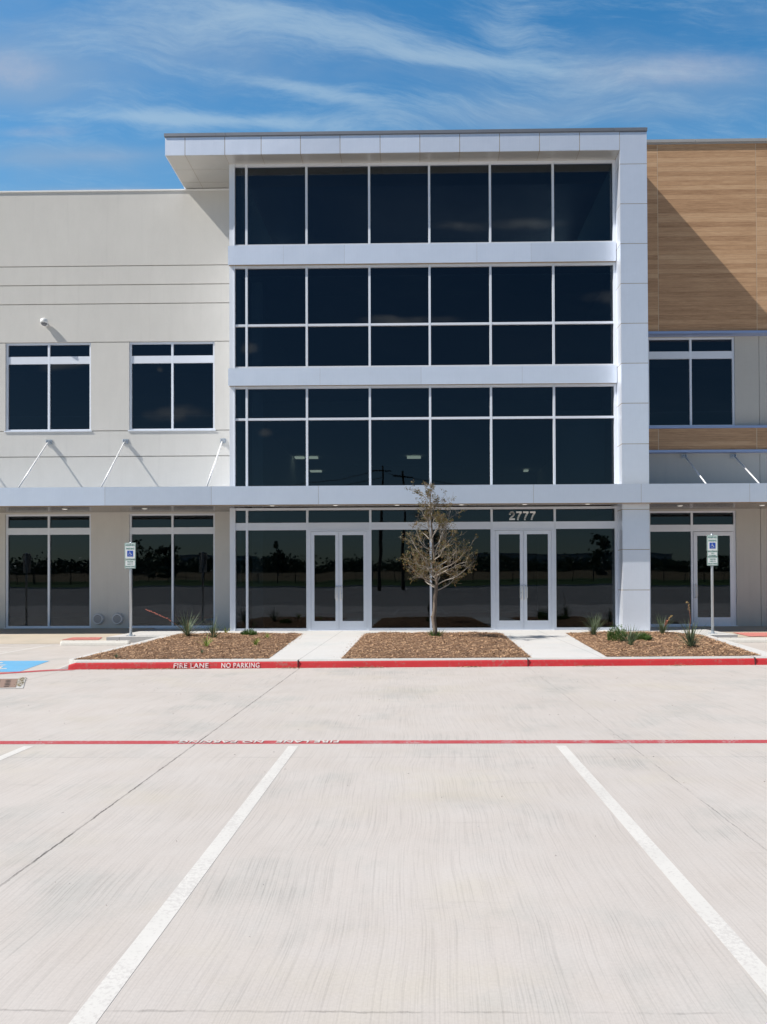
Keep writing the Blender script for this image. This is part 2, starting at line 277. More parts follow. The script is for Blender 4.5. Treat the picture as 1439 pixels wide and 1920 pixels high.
# ------------------------------------------------------------------ mesh helpers
class MB:
    def __init__(s): s.v = []; s.f = []; s.mi = []; s.cur = 0
    def quad(s, *p):
        n = len(s.v); s.v += [tuple(q) for q in p]; s.f.append(tuple(range(n, n + len(p)))); s.mi.append(s.cur); return s
    def box(s, x0, x1, y0, y1, z0, z1):
        n = len(s.v); s.v += [(x0, y0, z0), (x1, y0, z0), (x1, y1, z0), (x0, y1, z0), (x0, y0, z1), (x1, y0, z1), (x1, y1, z1), (x0, y1, z1)]
        for f in ((0, 3, 2, 1), (4, 5, 6, 7), (0, 1, 5, 4), (1, 2, 6, 5), (2, 3, 7, 6), (3, 0, 4, 7)): s.f.append(tuple(n + i for i in f)); s.mi.append(s.cur)
        return s
    def prism(s, poly, z0, z1, ztop=None):
        n = len(s.v); k = len(poly); s.v += [(x, y, z0) for x, y in poly] + [(x, y, (ztop(x, y) if ztop else z1)) for x, y in poly]
        s.f.append(tuple(range(n + k - 1, n - 1, -1))); s.f.append(tuple(range(n + k, n + 2 * k))); s.mi += [s.cur] * 2
        for i in range(k): j = (i + 1) % k; s.f.append((n + i, n + j, n + k + j, n + k + i)); s.mi.append(s.cur)
        return s
    def tube(s, pts, rad, seg=6, cap=True):
        pts = [Vector(q) for q in pts]; rs = rad if isinstance(rad, (list, tuple)) else [rad] * len(pts)
        n = len(s.v); up = Vector((0, 0, 1))
        for i, q in enumerate(pts):
            d = (pts[min(i + 1, len(pts) - 1)] - pts[max(i - 1, 0)]).normalized()
            a = d.cross(up if abs(d.z) < .9 else Vector((0, 1, 0))).normalized(); b = a.cross(d)
            for k in range(seg):
                w = 2 * PI * k / seg; s.v.append(tuple(q + (a * math.cos(w) + b * math.sin(w)) * rs[i]))
        for i in range(len(pts) - 1):
            for k in range(seg):
                k2 = (k + 1) % seg; s.f.append((n + i * seg + k, n + i * seg + k2, n + (i + 1) * seg + k2, n + (i + 1) * seg + k)); s.mi.append(s.cur)
        if cap:
            s.f.append(tuple(n + k for k in range(seg))[::-1]); s.f.append(tuple(n + (len(pts) - 1) * seg + k for k in range(seg))); s.mi += [s.cur] * 2
        return s
    def build(s, name, mats, parent=None, smooth=False):
        me = bpy.data.meshes.new(name); me.from_pydata(s.v, [], s.f)
        for m_ in (mats if isinstance(mats, (list, tuple)) else [mats]): me.materials.append(MAT[m_])
        me.polygons.foreach_set('material_index', s.mi)
        if smooth: me.polygons.foreach_set('use_smooth', [True] * len(me.polygons))
        me.update(); return link(name, me, parent)
def link(name, me, parent=None):
    o = bpy.data.objects.new(name, me); COL.objects.link(o)
    if parent: o.parent = parent; o.matrix_parent_inverse = Matrix.Translation(-parent.location) if parent.type == 'EMPTY' and parent.parent is None and parent.location.length > 0 else Matrix()
    return o
def empty(name, loc=(0, 0, 0)):
    o = bpy.data.objects.new(name, None); COL.objects.link(o); o.location = loc; return o
def tag(o, label, cat, group=None):
    o['label'] = label; o['category'] = cat
    if group: o['group'] = group
    return o
def struct(o, kind='structure', label=None):
    o['kind'] = kind
    if label: o['label'] = label
    return o
def text_mesh(body, mat, height, width=None, bold=0.0, xf=None, name='text', parent=None, thick=.002, spacing=1.0):
    """lettering as flat mesh in the XY plane, centred, then transformed by xf"""
    cu = bpy.data.curves.new('lettering', 'FONT'); cu.body = body; cu.align_x = 'CENTER'; cu.align_y = 'CENTER'; cu.size = 1; cu.offset = bold; cu.extrude = thick / height; cu.space_character = spacing
    ob = bpy.data.objects.new('lettering', cu); COL.objects.link(ob)
    me = bpy.data.meshes.new_from_object(ob.evaluated_get(bpy.context.evaluated_depsgraph_get()))
    bpy.data.objects.remove(ob); bpy.data.curves.remove(cu)
    co = np.empty(len(me.vertices) * 3); me.vertices.foreach_get('co', co); co = co.reshape(-1, 3)
    lo, hi = co.min(0), co.max(0); c = (lo + hi) / 2; sy = height / (hi[1] - lo[1]); sx = width / (hi[0] - lo[0]) if width else sy
    co = (co - c) * np.array([sx, sy, height])
    M4 = np.array(xf); co = co @ M4[:3, :3].T + M4[:3, 3]
    me.vertices.foreach_set('co', co.ravel()); me.materials.clear(); me.materials.append(MAT[mat]); me.update()
    return link(name, me, parent)
def frame_front(x, y, z): return Matrix(((1, 0, 0, x), (0, 0, -1, y), (0, 1, 0, z), (0, 0, 0, 1)))   # faces -Y
def stroke(mb, pts, w, xf):
    """flat polyline stroke of width w, points in 2-D, mapped by xf"""
    for (x0, y0), (x1, y1) in zip(pts[:-1], pts[1:]):
        d = Vector((x1 - x0, y1 - y0)); L = d.length or 1e-6; d /= L; nx, ny = -d.y * w / 2, d.x * w / 2; ex, ey = d.x * w * .25, d.y * w * .25
        mb.quad(*[xf @ Vector(q) for q in ((x0 - ex + nx, y0 - ey + ny, 0), (x0 - ex - nx, y0 - ey - ny, 0), (x1 + ex - nx, y1 + ey - ny, 0), (x1 + ex + nx, y1 + ey + ny, 0))][::1])
def wheelchair(mb, s, xf):
    """access symbol in a unit square of side s"""
    q = lambda l: [(a * s, b * s) for a, b in l]
    ang = [R(a) for a in range(100, 352, 14)]
    stroke(mb, q([(-.05 + .25 * math.cos(a), -.13 + .25 * math.sin(a)) for a in ang]), .065 * s, xf)
    stroke(mb, q([(-.07, .24), (-.04, -.04), (.17, -.04), (.27, -.28), (.35, -.24)]), .075 * s, xf)
    stroke(mb, q([(-.055, .11), (.14, .11)]), .06 * s, xf)
    ring = [xf @ Vector(((-.08 + .065 * math.cos(a)) * s, (.34 + .065 * math.sin(a)) * s, 0)) for a in [2 * PI * k / 14 for k in range(14)]]
    mb.quad(*ring)

# ------------------------------------------------------------------ ground
def gz(y):
    pts = [(-500, 4.2), (-90, 3.6), (-50, 2.0), (-43, 1.35), (-40, 1.17), (-12, .12), (-6, 0), (500, 0)]
    for (a, za), (b, zb) in zip(pts[:-1], pts[1:]):
        if a <= y <= b: return za + (zb - za) * (y - a) / (b - a)
    return 0
def strip(name, mat, x0, x1, ys, dz, nx=1):
    mb = MB()
    for a, b in zip(ys[:-1], ys[1:]):
        mb.quad((x0, a, gz(a) + dz), (x1, a, gz(a) + dz), (x1, b, gz(b) + dz), (x0, b, gz(b) + dz))
    return struct(mb.build(name, mat))
strip('ground', 'earth', -900, 900, [-900, -500, -90, -50, -43, -40, -12, -6, 900], -.08)
strip('parking_lot', 'lot_concrete', -70, 70, [-7, -6, 27], 0); strip('far_parking_lot', 'dimmed_lot_concrete', -70, 70, [-40, -12, -7], 0)
strip('grass_verge', 'lawn_green', -200, 200, [-50, -43, -40.2], .02)
strip('dry_field', 'field_grass', -300, 300, [-400, -90, -50], .01)
k_ = MB().box(-70, 70, -40.25, -40.05, 1.0, 1.33); struct(k_.build('kerb', 'curb_concrete'))

def yb(x): return 15.62 + .04 * x       # foot line of the red curb
plat = [(-6.72, yb(-6.72) + .20)] + [(x, yb(x) + .20) for x in (-3, 0, 3, 7.3)] + [(7.5, 17.0), (8.15, 22.2), (9.0, 22.35), (9.0, 26.5), (-8.8, 26.5), (-8.8, 22.15), (-7.35, 22.35), (-7.08, 15.9)]
struct(MB().prism(plat, -.05, .15, lambda x, y: .15 if y < 18 else .17).build('sidewalk', 'walk_concrete'))
for sx, x0, x1, nm in ((-1, -24, -8.802, 'l'), (1, 9.002, 24, 'r')):
    r_ = MB(); pr = [(21.9, .004), (24.3, .06), (26.5, .2)]
    for (a, za), (b, zb) in zip(pr[:-1], pr[1:]): r_.quad((x0, a, za), (x1, a, za), (x1, b, zb), (x0, b, zb))
    struct(r_.build('sidewalk_ramp', 'tan_concrete'))
# curb with rounded nose: concrete body and a red painted skin on its face
def curb_h(x):
    if x < -6.72: return max(.0, .15 * (1 - (-6.72 - x) / .42)) ** 1.0
    if x > 7.6: return max(0, .15 * (1 - (x - 7.6) / .5))
    return .15
xs = [-7.14, -7.05, -6.95, -6.85, -6.72] + [-6 + k * .5 for k in range(27)] + [7.3, 7.6, 7.85, 8.1]
def sweep(profile, name, mat, parent=None):
    mb = MB(); rows = []
    for x in xs: h = curb_h(x) / .15; rows.append([(x, yb(x) + py, max(pz * h, .003)) for py, pz in profile])
    for A, B in zip(rows[:-1], rows[1:]):
        for i in range(len(profile) - 1): mb.quad(A[i], B[i], B[i + 1], A[i + 1])
    mb.quad(*rows[0][::-1]); mb.quad(*rows[-1])
    return mb.build(name, mat, parent)
kerb = empty('red_curb', (0, 15.6, 0)); struct(kerb)
sweep([(0.004, 0), (.02, .10), (.035, .135), (.06, .152), (.21, .152)], 'curb_body', 'curb_concrete', kerb)
mb = MB()
for a, b in zip(xs[3:-3][:-1], xs[3:-3][1:]):
    if abs(a + 2.37) < .0: continue
    pr = [(-.002, .002), (.016, .105), (.028, .130)]
    for (y0, z0), (y1, z1) in zip(pr[:-1], pr[1:]):
        ha, hb = curb_h(a) / .15, curb_h(b) / .15
        mb.quad((a, yb(a) + y0, z0 * ha), (b, yb(b) + y0, z0 * hb), (b, yb(b) + y1, z1 * hb), (a, yb(a) + y1, z1 * ha))
mb.build('red_paint', 'curb_red_paint', kerb)
j_ = MB()
for x in (-2.37, 2.18, 6.74): j_.box(x - .007, x + .007, yb(x) - .006, yb(x) + .2, 0.0, .1535)
j_.build('curb_joint', 'dark_rubber', kerb)
d_ = MB()   # grit and dry leaves caught along the foot of the curb
for k in range(900):
    c0 = random.choice([-5.7, -5.4, -4.9, -1.1, -.9, 3.4, 5.2, -5.5, -5.2, -2.5, 1.0]); x = random.gauss(c0, .35 if c0 < -4 else .12); y = yb(x) - abs(random.gauss(0, .035)) - .005; s_ = random.uniform(.006, .022); a = random.uniform(0, PI)
    d_.quad(*[(x + s_ * math.cos(a + q) * (1 if i % 2 else .6), y + s_ * math.sin(a + q), .006 + random.uniform(0, .012)) for i, q in enumerate((0, 1.57, 3.14, 4.71))])
struct(d_.build('leaf_litter', 'mulch_chip', kerb), 'stuff')
# stencilled words on the curb face
for body, xa, xb_ in (('FIRE LANE', -4.80, -4.12), ('NO PARKING', -3.87, -3.12)):
    xm = (xa + xb_) / 2; q = Matrix.Rotation(R(82), 4, 'X'); q.translation = Vector((xm, yb(xm) + .0005, .066)); q = q @ Matrix.Rotation(.04, 4, 'Z') if False else q
    q2 = Matrix.Translation((xm, yb(xm) - .004 + .0, .064)) @ Matrix.Rotation(math.atan(.04), 4, 'Z') @ Matrix.Rotation(R(81), 4, 'X')
    text_mesh(body, 'stencil_paint', .098, xb_ - xa, .02, q2, 'stencil_lettering', kerb, .001, 1.1)

# painted markings on the lot (each a flat sheet)
def sheet(name, mat, pts, z=.0015): return struct(MB().quad(*[(x, y, z + gz(y)) for x, y in pts]).build(name, mat))
sheet('fire_lane_line', 'lane_red_paint', [(-30, 8.17), (30, 8.29), (30, 8.46), (-30, 8.33)])
q = Matrix.Translation((-1.80 + .0, 8.318, .0075)) @ Matrix.Rotation(PI + .003, 4, 'Z')
for body, xa, xb_ in (('NO PARKING', -2.53, -1.64), ('FIRE LANE', -1.50, -.84)):
    q = Matrix.Translation(((xa + xb_) / 2, 8.318, .006)) @ Matrix.Rotation(PI + .002, 4, 'Z')
    struct(text_mesh(body, 'white_paint', .105, xb_ - xa, .02, q, 'lane_lettering', None, .001, 1.1))
for k in range(-8, 9):
    x = .085 + 2.745 * (k + .5)
    sheet('stall_line', 'white_paint', [(x - .052, -2.5), (x + .052, -2.5), (x + .052, 8.12), (x - .052, 8.12)])
for k in range(-16, 17):   # stalls behind the camera, seen in the glass
    x = .085 + 2.745 * (k + .5); sheet('stall_line', 'white_paint', [(x - .052, -39), (x + .052, -39), (x + .052, -34), (x - .052, -34)], .006)
for x in (-10.08, -13.6, -7.32 + 17.7):
    sheet('stall_line', 'white_paint', [(x - .05, 16.2), (x + .05, 16.2), (x + .05, 21.6), (x - .05, 21.6)])
for k in range(6):
    y = 16.4 + k * 1.0; sheet('hatch_line', 'white_paint', [(-13.5, y + .9), (-13.5, y + 1.0), (-10.2, y + .1), (-10.2, y)])
# curving red edge line left of the curb
ctr = [(-6.70, yb(-6.7) - .0), (-6.98, 15.30), (-7.25, 15.13), (-7.55, 14.90), (-7.80, 14.72), (-8.3, 14.55), (-9.2, 14.45), (-12, 14.40)]
mb = MB()
wd = [.14, .15, .15, .15, .15, .15, .15, .15]
for i in range(len(ctr) - 1):
    (a, b), (c_, d__) = ctr[i], ctr[i + 1]; mb.quad((a, b - wd[i], .0045), (a, b + wd[i], .0045), (c_, d__ + wd[i + 1], .0045), (c_, d__ - wd[i + 1], .0045))
struct(mb.build('fire_lane_edge_line', 'lane_red_paint'))
sheet('accessible_stall_marking', 'blue_paint', [(-9.75, 14.85), (-7.62, 14.98), (-8.03, 17.1), (-9.75, 17.1)], .0035)
mb = MB(); xf = Matrix.Translation((-8.80, 15.98, .0065)) @ Matrix.Diagonal((1, 1.1, 1, 1)); wheelchair(mb, 1.75, xf)
struct(mb.build('access_symbol_marking', 'white_paint'))

# ------------------------------------------------------------------ building
B = empty('office_building', (0, 26, 0)); tag(B, 'modern three storey office building with glass tower, silver panels, plaster wall and wood cladding', 'building')
def panels_x(mb, cuts, y0, y1, z0, z1, gap=.018):
    for a, b in zip(cuts[:-1], cuts[1:]): mb.box(a + gap / 2, b - gap / 2, y0, y1, z0, z1)
def panels_z(mb, cuts, x0, x1, y0, y1, gap=.018):
    for a, b in zip(cuts[:-1], cuts[1:]): mb.box(x0, x1, y0, y1, a + gap / 2, b - gap / 2)
def wall_strips(mb, x0, x1, strips, y0, y1, holes):
    for z0, z1 in strips:
        zc = sorted({z0, z1} | {z for h in holes for z in h[2:] if z0 < z < z1})
        for za, zb in zip(zc[:-1], zc[1:]):
            hs_ = sorted([(max(x0, h[0]), min(x1, h[1])) for h in holes if h[1] > x0 and h[0] < x1 and h[2] <= za + 1e-4 and h[3] >= zb - 1e-4]); cx = x0
            for a, b in hs_:
                if a > cx: mb.box(cx, a, y0, y1, za, zb)
                cx = max(cx, b)
            if cx < x1: mb.box(cx, x1, y0, y1, za, zb)
WX = [(-13.87, -10.97), (-9.68, -6.79)]
up = (6.815, 9.805); lowr = (.19, 4.02)
LH = [(a, b, *up) for a, b in WX] + [(a, b, *lowr) for a, b in WX] + [(-18.1, -15.2, *up), (-18.1, -15.2, *lowr)]
mb = MB(); G = .015
cuts = [.02, 5.95, 6.815, 9.805, 11.10, 11.74, 12.38, 14.90]
wall_strips(mb, -26, -5.93, [(a + (G if i else 0), b - (G if i < len(cuts) - 2 else 0)) for i, (a, b) in enumerate(zip(cuts[:-1], cuts[1:]))], 26.30, 26.33, LH)
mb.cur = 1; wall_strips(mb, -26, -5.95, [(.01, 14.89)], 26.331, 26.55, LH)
mb.cur = 2; mb.box(-26, -5.94, 26.27, 26.58, 14.902, 14.945)
mb.build('plaster_wall', ['wall_plaster', 'wall_backing', 'white_metal'], B)
RH = [(7.68, 10.57, *up), (7.68, 10.57, .19, 4.02), (12.4, 15.3, *up), (12.4, 15.3, .19, 4.02)]
mb = MB(); cx = [7.0, 11.37, 16.0, 26]
for a, b in zip(cx[:-1], cx[1:]): wall_strips(mb, a + .008, b - .008, [(.02, 9.86)], 26.30, 26.33, RH)
mb.cur = 1; wall_strips(mb, 6.9, 26, [(.01, 16.0)], 26.331, 26.55, RH)
mb.build('plaster_wall', ['pier_plaster', 'wall_backing'], B)
# wood-look cladding above and between the windows on the right
mb = MB(); wc = [7.0, 7.965, 11.19, 14.415, 17.64, 20.86, 26]
panels_x(mb, wc, 26.0, 26.03, 9.90, 16.09, .018); panels_x(mb, wc, 26.1, 26.13, 6.01, 6.72, .02)
mb.cur = 1; mb.box(6.95, 26, 26.004, 26.328, 9.903, 16.085); mb.box(6.95, 26, 26.104, 26.328, 6.014, 6.716)
mb.build('wood_cladding', ['wood_cladding', 'joint_light'], B)
mb = MB(); mb.box(7.0, 26, 25.94, 26.329, 9.82, 9.898); mb.box(7.0, 26, 26.05, 26.329, 6.722, 6.80); mb.box(7.0, 26, 26.05, 26.329, 5.93, 6.008)
mb.build('ledge_flashing', 'flashing_metal', B)
mb = MB(); panels_x(mb, [7.0, 9.2, 12.5, 15.8, 19.1, 26], 25.93, 26.6, 16.14, 16.23, .01); mb.box(7.0, 26, 25.96, 26.5, 16.09, 16.138)
mb.build('wall_coping', 'coping_light', B)
mb = MB(); mb.box(-26, -8, 26.6, 44, 14.2, 14.4); mb.box(7, 26, 26.6, 44, 15.4, 15.6); mb.box(-25.9, 25.9, 44, 44.3, 0, 15.3); mb.box(-26, -25.8, 26.6, 44, 0, 14.3); mb.box(25.8, 26, 26.6, 44, 0, 15.5)
mb.build('rear_shell', 'wall_backing', B)

# glass tower: roof overhang
FJ = [-7.80, -7.17, -5.93, -4.80, -3.58, -2.35, -1.11, .12, 1.35, 2.58, 3.81, 5.04, 6.27]
ov = MB(); panels_x(ov, FJ, 24.23, 24.26, 14.97, 15.52)
ov.box(-7.80, -7.77, 24.262, 26.9, 14.975, 15.518)
cy_ = [24.262, 25.1, 25.9, 26.72]
for a, b in zip(FJ[:3][:-1], FJ[:3][1:]):
    for c_, d__ in zip(cy_[:-1], cy_[1:]):
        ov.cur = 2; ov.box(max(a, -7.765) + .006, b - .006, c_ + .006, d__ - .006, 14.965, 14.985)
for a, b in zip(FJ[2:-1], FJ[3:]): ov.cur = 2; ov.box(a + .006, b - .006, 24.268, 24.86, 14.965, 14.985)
ov.cur = 1; ov.box(-7.765, 6.275, 24.234, 26.28, 14.972, 15.515)
roof = ov.build('roof_overhang', ['silver_panel', 'joint_tan', 'silver_soffit'], B)
mb = MB(); panels_x(mb, [-7.82, -6.2, -5.9, -3.1, 1.9, 6.1, 7.12], 24.20, 24.6, 15.545, 15.64, .008); mb.box(-7.80, 7.10, 24.215, 24.5, 15.522, 15.544)
mb.box(-7.8, 7.1, 24.5, 32, 15.5, 15.63); mb.build('roof_coping', 'coping_metal', B)
# silver column
mb = MB(); cz = [.17, 1.42, 2.66, 3.89, 4.30, 5.90, 7.15, 8.38, 9.61, 10.84, 12.07, 13.30, 14.53, 15.52]
panels_z(mb, cz, 6.275, 7.10, 24.23, 24.26); panels_z(mb, cz, 6.275, 6.30, 24.262, 24.93); panels_z(mb, cz, 7.07, 7.10, 24.262, 26.29)
mb.cur = 1; mb.box(6.279, 7.096, 24.234, 26.25, .17, 15.515); mb.build('column_cladding', ['silver_panel', 'joint_tan'], B)
# tower side return on the left
mb = MB(); mb.box(-5.93, -5.80, 24.93, 26.29, .17, 14.96); mb.build('side_return', 'frame_metal', B)
# spandrel bands
for z0, z1, cuts_ in ((11.73, 12.33, [-5.95, -4.2, -2.27, 1.9, 3.6, 6.26]), (7.90, 8.45, [-5.95, -3.05, .13, 3.3, 6.26])):
    mb = MB(); panels_x(mb, cuts_, 24.70, 24.72, z0, z1, .004); mb.cur = 1; mb.box(-5.94, 6.25, 24.704, 24.9, z0 + .006, z1 - .006)
    mb.build('spandrel_band', ['silver_panel', 'joint_tan'], B)

VX = [-5.39, -3.48, -1.49, .41, 2.33, 4.31]      # mullion centres
XL, XR = -5.755, 6.19                             # inner faces of the jambs
def pane(x0, x1, z0, z1, y, parent): return MB().box(x0 - .01, x1 + .01, y, y + .012, z0 - .01, z1 + .01).build('pane', 'tinted_glass', parent)
def glazing(name, z0, z1, bars, skip=()):
    """one storey of curtain wall: z0..z1 outer, bars = [(zb0, zb1)] horizontal rails"""
    mb = MB(); y0, y1 = 24.80, 24.93; hw = .034
    mb.box(-5.93, XL, y0 - .006, y1, z0, z1); mb.box(XR, 6.272, y0 - .006, y1, z0, z1)
    mb.box(XL - .03, XL, y0 - .03, y0 - .0065, z0 + .002, z1 - .002)
    rails = [(z0, z0 + .075)] + bars + [(z1 - .075, z1)]
    for x in VX: mb.box(x - hw, x + hw, y0, y1 - .002, z0 + .001, z1 - .001)
    xs_ = [XL] + [c for x in VX for c in (x - hw, x + hw)] + [XR]
    for a, b in rails:
        for i in range(0, len(xs_), 2):
            if (i // 2 in skip) and a == z0: continue
            mb.box(xs_[i], xs_[i + 1], y0 + .004, y1 - .004, a, b)
    o = mb.build(name, 'frame_metal', B)
    gaps = [(rails[i][1], rails[i + 1][0]) for i in range(len(rails) - 1)]
    for gi, (a, b) in enumerate(gaps):
        for i in range(0, len(xs_), 2):
            if gi == 0 and (i // 2 in skip): continue
            pane(xs_[i], xs_[i + 1], a, b, 24.87, o)
    return o
glazing('window_band', 12.33, 14.965, []); glazing('window_band', 8.45, 11.73, [(9.80, 9.868)]); glazing('window_band', 4.50, 7.90, [(6.82, 6.888)])
shop = glazing('storefront', .17, 4.045, [(3.345, 3.575)], skip=(2, 5))
def door(x0, x1, z0, z1, y, hside, bottom=.27, stile=.105, top=.12, label=None):
    d = MB(); d.box(x0, x0 + stile, y, y + .045, z0, z1); d.box(x1 - stile, x1, y, y + .045, z0, z1); d.box(x0 + stile, x1 - stile, y + .001, y + .044, z1 - top, z1); d.box(x0 + stile, x1 - stile, y + .001, y + .044, z0, z0 + bottom)
    o = d.build('door', 'frame_metal', B); pane(x0 + stile, x1 - stile, z0 + bottom, z1 - top, y + .02, o)
    hx = x0 + .05 if hside < 0 else x1 - .05; s_ = -1 if hside < 0 else 1; hw_ = .085 * -s_
    MB().tube([(hx, y, 1.56), (hx, y - .06, 1.56), (hx + hw_ * 0, y - .075, 1.53), (hx, y - .075, 1.17), (hx, y - .06, 1.14), (hx, y, 1.14)], .019, 8).tube([(hx - s_ * .06, y - .03, 1.52), (hx, y - .06, 1.55)], .008, 6).tube([(hx - s_ * .06, y - .03, 1.18), (hx, y - .06, 1.15)], .008, 6).tube([(hx - s_ * .06, y - .03, 1.18), (hx - s_ * .06, y - .03, 1.52)], .008, 6).build('handle', 'white_metal', o, True)
    MB().tube([(hx - s_ * .02, y - .012, 1.34), (hx - s_ * .02, y + .01, 1.34)], .02, 12).build('lock', 'galvanized', o)
    return o
for a, b in ((-3.446, -1.524), (2.364, 4.276)):
    f_ = MB(); f_.box(a, a + .075, 24.79, 24.925, .17, 3.345); f_.box(b - .075, b, 24.79, 24.925, .17, 3.345); f_.box(a + .076, b - .076, 24.792, 24.925, 3.31, 3.344); f_.box(a, b, 24.76, 24.92, .171, .195)
    f_.build('door_frame', 'frame_metal', B); mid = (a + b) / 2
    door(a + .08, mid - .004, .2, 3.30, 24.80, 1); door(mid + .004, b - .08, .2, 3.30, 24.80, -1)
def digit(mb, ch, cx_, y):
    xf = frame_front(cx_, y, 3.765); H = .27; W_ = .052
    if ch == '7':
        stroke(mb, [(-.072, H / 2 - W_ / 2), (.072, H / 2 - W_ / 2)], W_, xf); xf.translation.y -= .001
        pts = [(.068 - .135 * math.sin(k / 8 * PI / 2) ** 1.1 * .86, H / 2 - W_ / 2 - (H - W_ / 2) * (1 - math.cos(k / 8 * PI / 2)) ** .8) for k in range(9)]
        stroke(mb, [(.066, .105), (.022, .035), (-.012, -.035), (-.030, -.09), (-.034, -.122)], W_ * 1.05, xf)
    else:
        pts = [(-.062, .045), (-.058, .075), (-.040, .100), (-.005, .1095), (.035, .100), (.057, .070), (.055, .035), (.030, -.005), (-.015, -.045), (-.048, -.082), (-.058, -.105)]
        stroke(mb, pts, W_, xf); xf.translation.y -= .001; stroke(mb, [(-.072, -H / 2 + W_ / 2), (.078, -H / 2 + W_ / 2)], W_, xf)
mb = MB()
for i, ch in enumerate('2777'): digit(mb, ch, 2.975 + i * .217, 24.857)
mb.build('house_number', 'number_white', B)

def side_window(x0, x1, z0, z1, bar, has_door=False):
    w = MB(); y0, y1 = 26.345, 26.46; f_ = .065; xm = (x0 + x1) / 2; hw = .033
    w.box(x0, x0 + f_, y0, y1, z0, z1); w.box(x1 - f_, x1, y0, y1, z0, z1); w.box(xm - hw, xm + hw, y0 + .002, y1, z0 + .002, z1 - .002)
    cols = [(x0 + f_, xm - hw), (xm + hw, x1 - f_)]; rails = [(z0, z0 + .07), bar, (z1 - .06, z1)]
    for a, b in cols:
        for r0, r1 in rails:
            if has_door and (a, b) == cols[1] and r0 == z0: continue
            w.box(a, b, y0 + .004, y1 - .004, r0, r1)
    w.box(x0 - .03, x1 + .03, 26.27, 26.343, z0 - .02, z0 + .018)
    o = w.build('window', 'frame_metal', B)
    for a, b in cols:
        for g0, g1 in ((rails[0][1], bar[0]), (bar[1], rails[2][0])):
            if has_door and (a, b) == cols[1] and g0 == rails[0][1]: continue
            pane(a, b, g0, g1, 26.40, o)
    return o
for a, b in WX + [(-18.1, -15.2)]: side_window(a, b, *up, (9.10, 9.345)); side_window(a, b, *lowr, (3.335, 3.56))
side_window(7.68, 10.57, *up, (9.10, 9.345)); side_window(12.4, 15.3, *up, (9.10, 9.345)); side_window(12.4, 15.3, *lowr, (3.335, 3.56))
side_window(7.68, 10.57, *lowr, (3.335, 3.56), True); door(9.17, 10.495, .2, 3.32, 26.33, -1, .28, .12, .13)

# canopy
cp = MB(); CJ = [-22.4, -19.2, -15.96, -12.72, -9.48, -6.24, -2.99, .25, 3.49, 6.72, 9.96, 13.2, 16.4, 19.7]
panels_x(cp, CJ, 23.75, 23.78, 4.05, 4.61, .008); cp.cur = 1; cp.box(-22.4, 19.7, 23.754, 24.1, 4.052, 4.608)
cp.cur = 0
for a, b, c_ in ((-22.4, -5.94, 26.28), (-5.94, 6.27, 24.79), (7.11, 19.7, 26.28)): cp.box(a, b, 24.1, c_, 4.10, 4.50)
cp.cur = 2; x = -22.3
while x < 19.5:
    inside = x + .15 > -5.93 and x < 7.10
    if not (x + .15 > 6.27 and x < 7.11): cp.box(x, x + .142, 23.80, 24.785 if inside else 26.29, 4.075, 4.095)
    x += .15
canopy = cp.build('entrance_canopy', ['canopy_panel', 'joint_tan', 'plank_soffit'], B)
for x, y in ((-17.0, 25.1), (-14.1, 25.1), (-11.29, 25.05), (-8.72, 25.05), (-4.49, 24.28), (-2.53, 24.28), (-.63, 24.28), (1.35, 24.28), (3.3, 24.28), (5.23, 24.28), (8.31, 25.05), (10.89, 25.05), (13.8, 25.1)):
    dl = MB(); dl.prism([(x + .085 * math.cos(a), y + .085 * math.sin(a)) for a in [2 * PI * k / 18 for k in range(18)]], 4.062, 4.0745); dl.cur = 1
    dl.prism([(x + .065 * math.cos(a), y + .065 * math.sin(a)) for a in [2 * PI * k / 18 for k in range(18)]], 4.058, 4.0615); dl.build('downlight', ['white_metal', 'downlight_white'], canopy)
for x, zt in ((-14.95, 6.45), (-12.37, 6.45), (-9.79, 6.45), (-6.51, 6.45), (8.86, 5.83), (10.48, 5.83), (13.1, 5.83)):
    s_ = MB(); s_.tube([(x, 26.22, zt), (x, 24.15, 4.58)], .024, 8); r_ = s_.build('canopy_strut', 'bright_rod', B, True)
    b_ = MB(); b_.box(x - .09, x + .09, 26.275, 26.298, zt - .08, zt + .08); b_.box(x - .045, x - .03, 26.13, 26.2749, zt - .05, zt + .05); b_.box(x + .03, x + .045, 26.13, 26.2749, zt - .05, zt + .05)
    b_.tube([(x - .07, 26.19, zt - .01), (x + .07, 26.19, zt - .01)], .02, 8)
    for q1 in (-.07, .07):
        for q2 in (-.06, .06): b_.tube([(x + q1, 26.26, zt + q2), (x + q1, 26.2749, zt + q2)], .014, 6)
    b_.build('bracket', 'galvanized', r_)
for x in (-10.69, -10.04):
    v_ = MB(); z = .50; v_.tube([(x, 26.299, z), (x, 26.22, z), (x, 26.16, z)], [.19, .19, .165], 28); v_.cur = 1; v_.tube([(x, 26.161, z), (x, 26.155, z)], [.135, .132], 28)
    for k in range(7): zz = z - .1 + k * .033; hwid = math.sqrt(max(.0, .13 ** 2 - (zz - z) ** 2)); v_.cur = 0; v_.box(x - hwid, x + hwid, 26.146, 26.154, zz - .007, zz + .003)
    v_.build('wall_vent', ['vent_metal', 'vent_dark'], B)
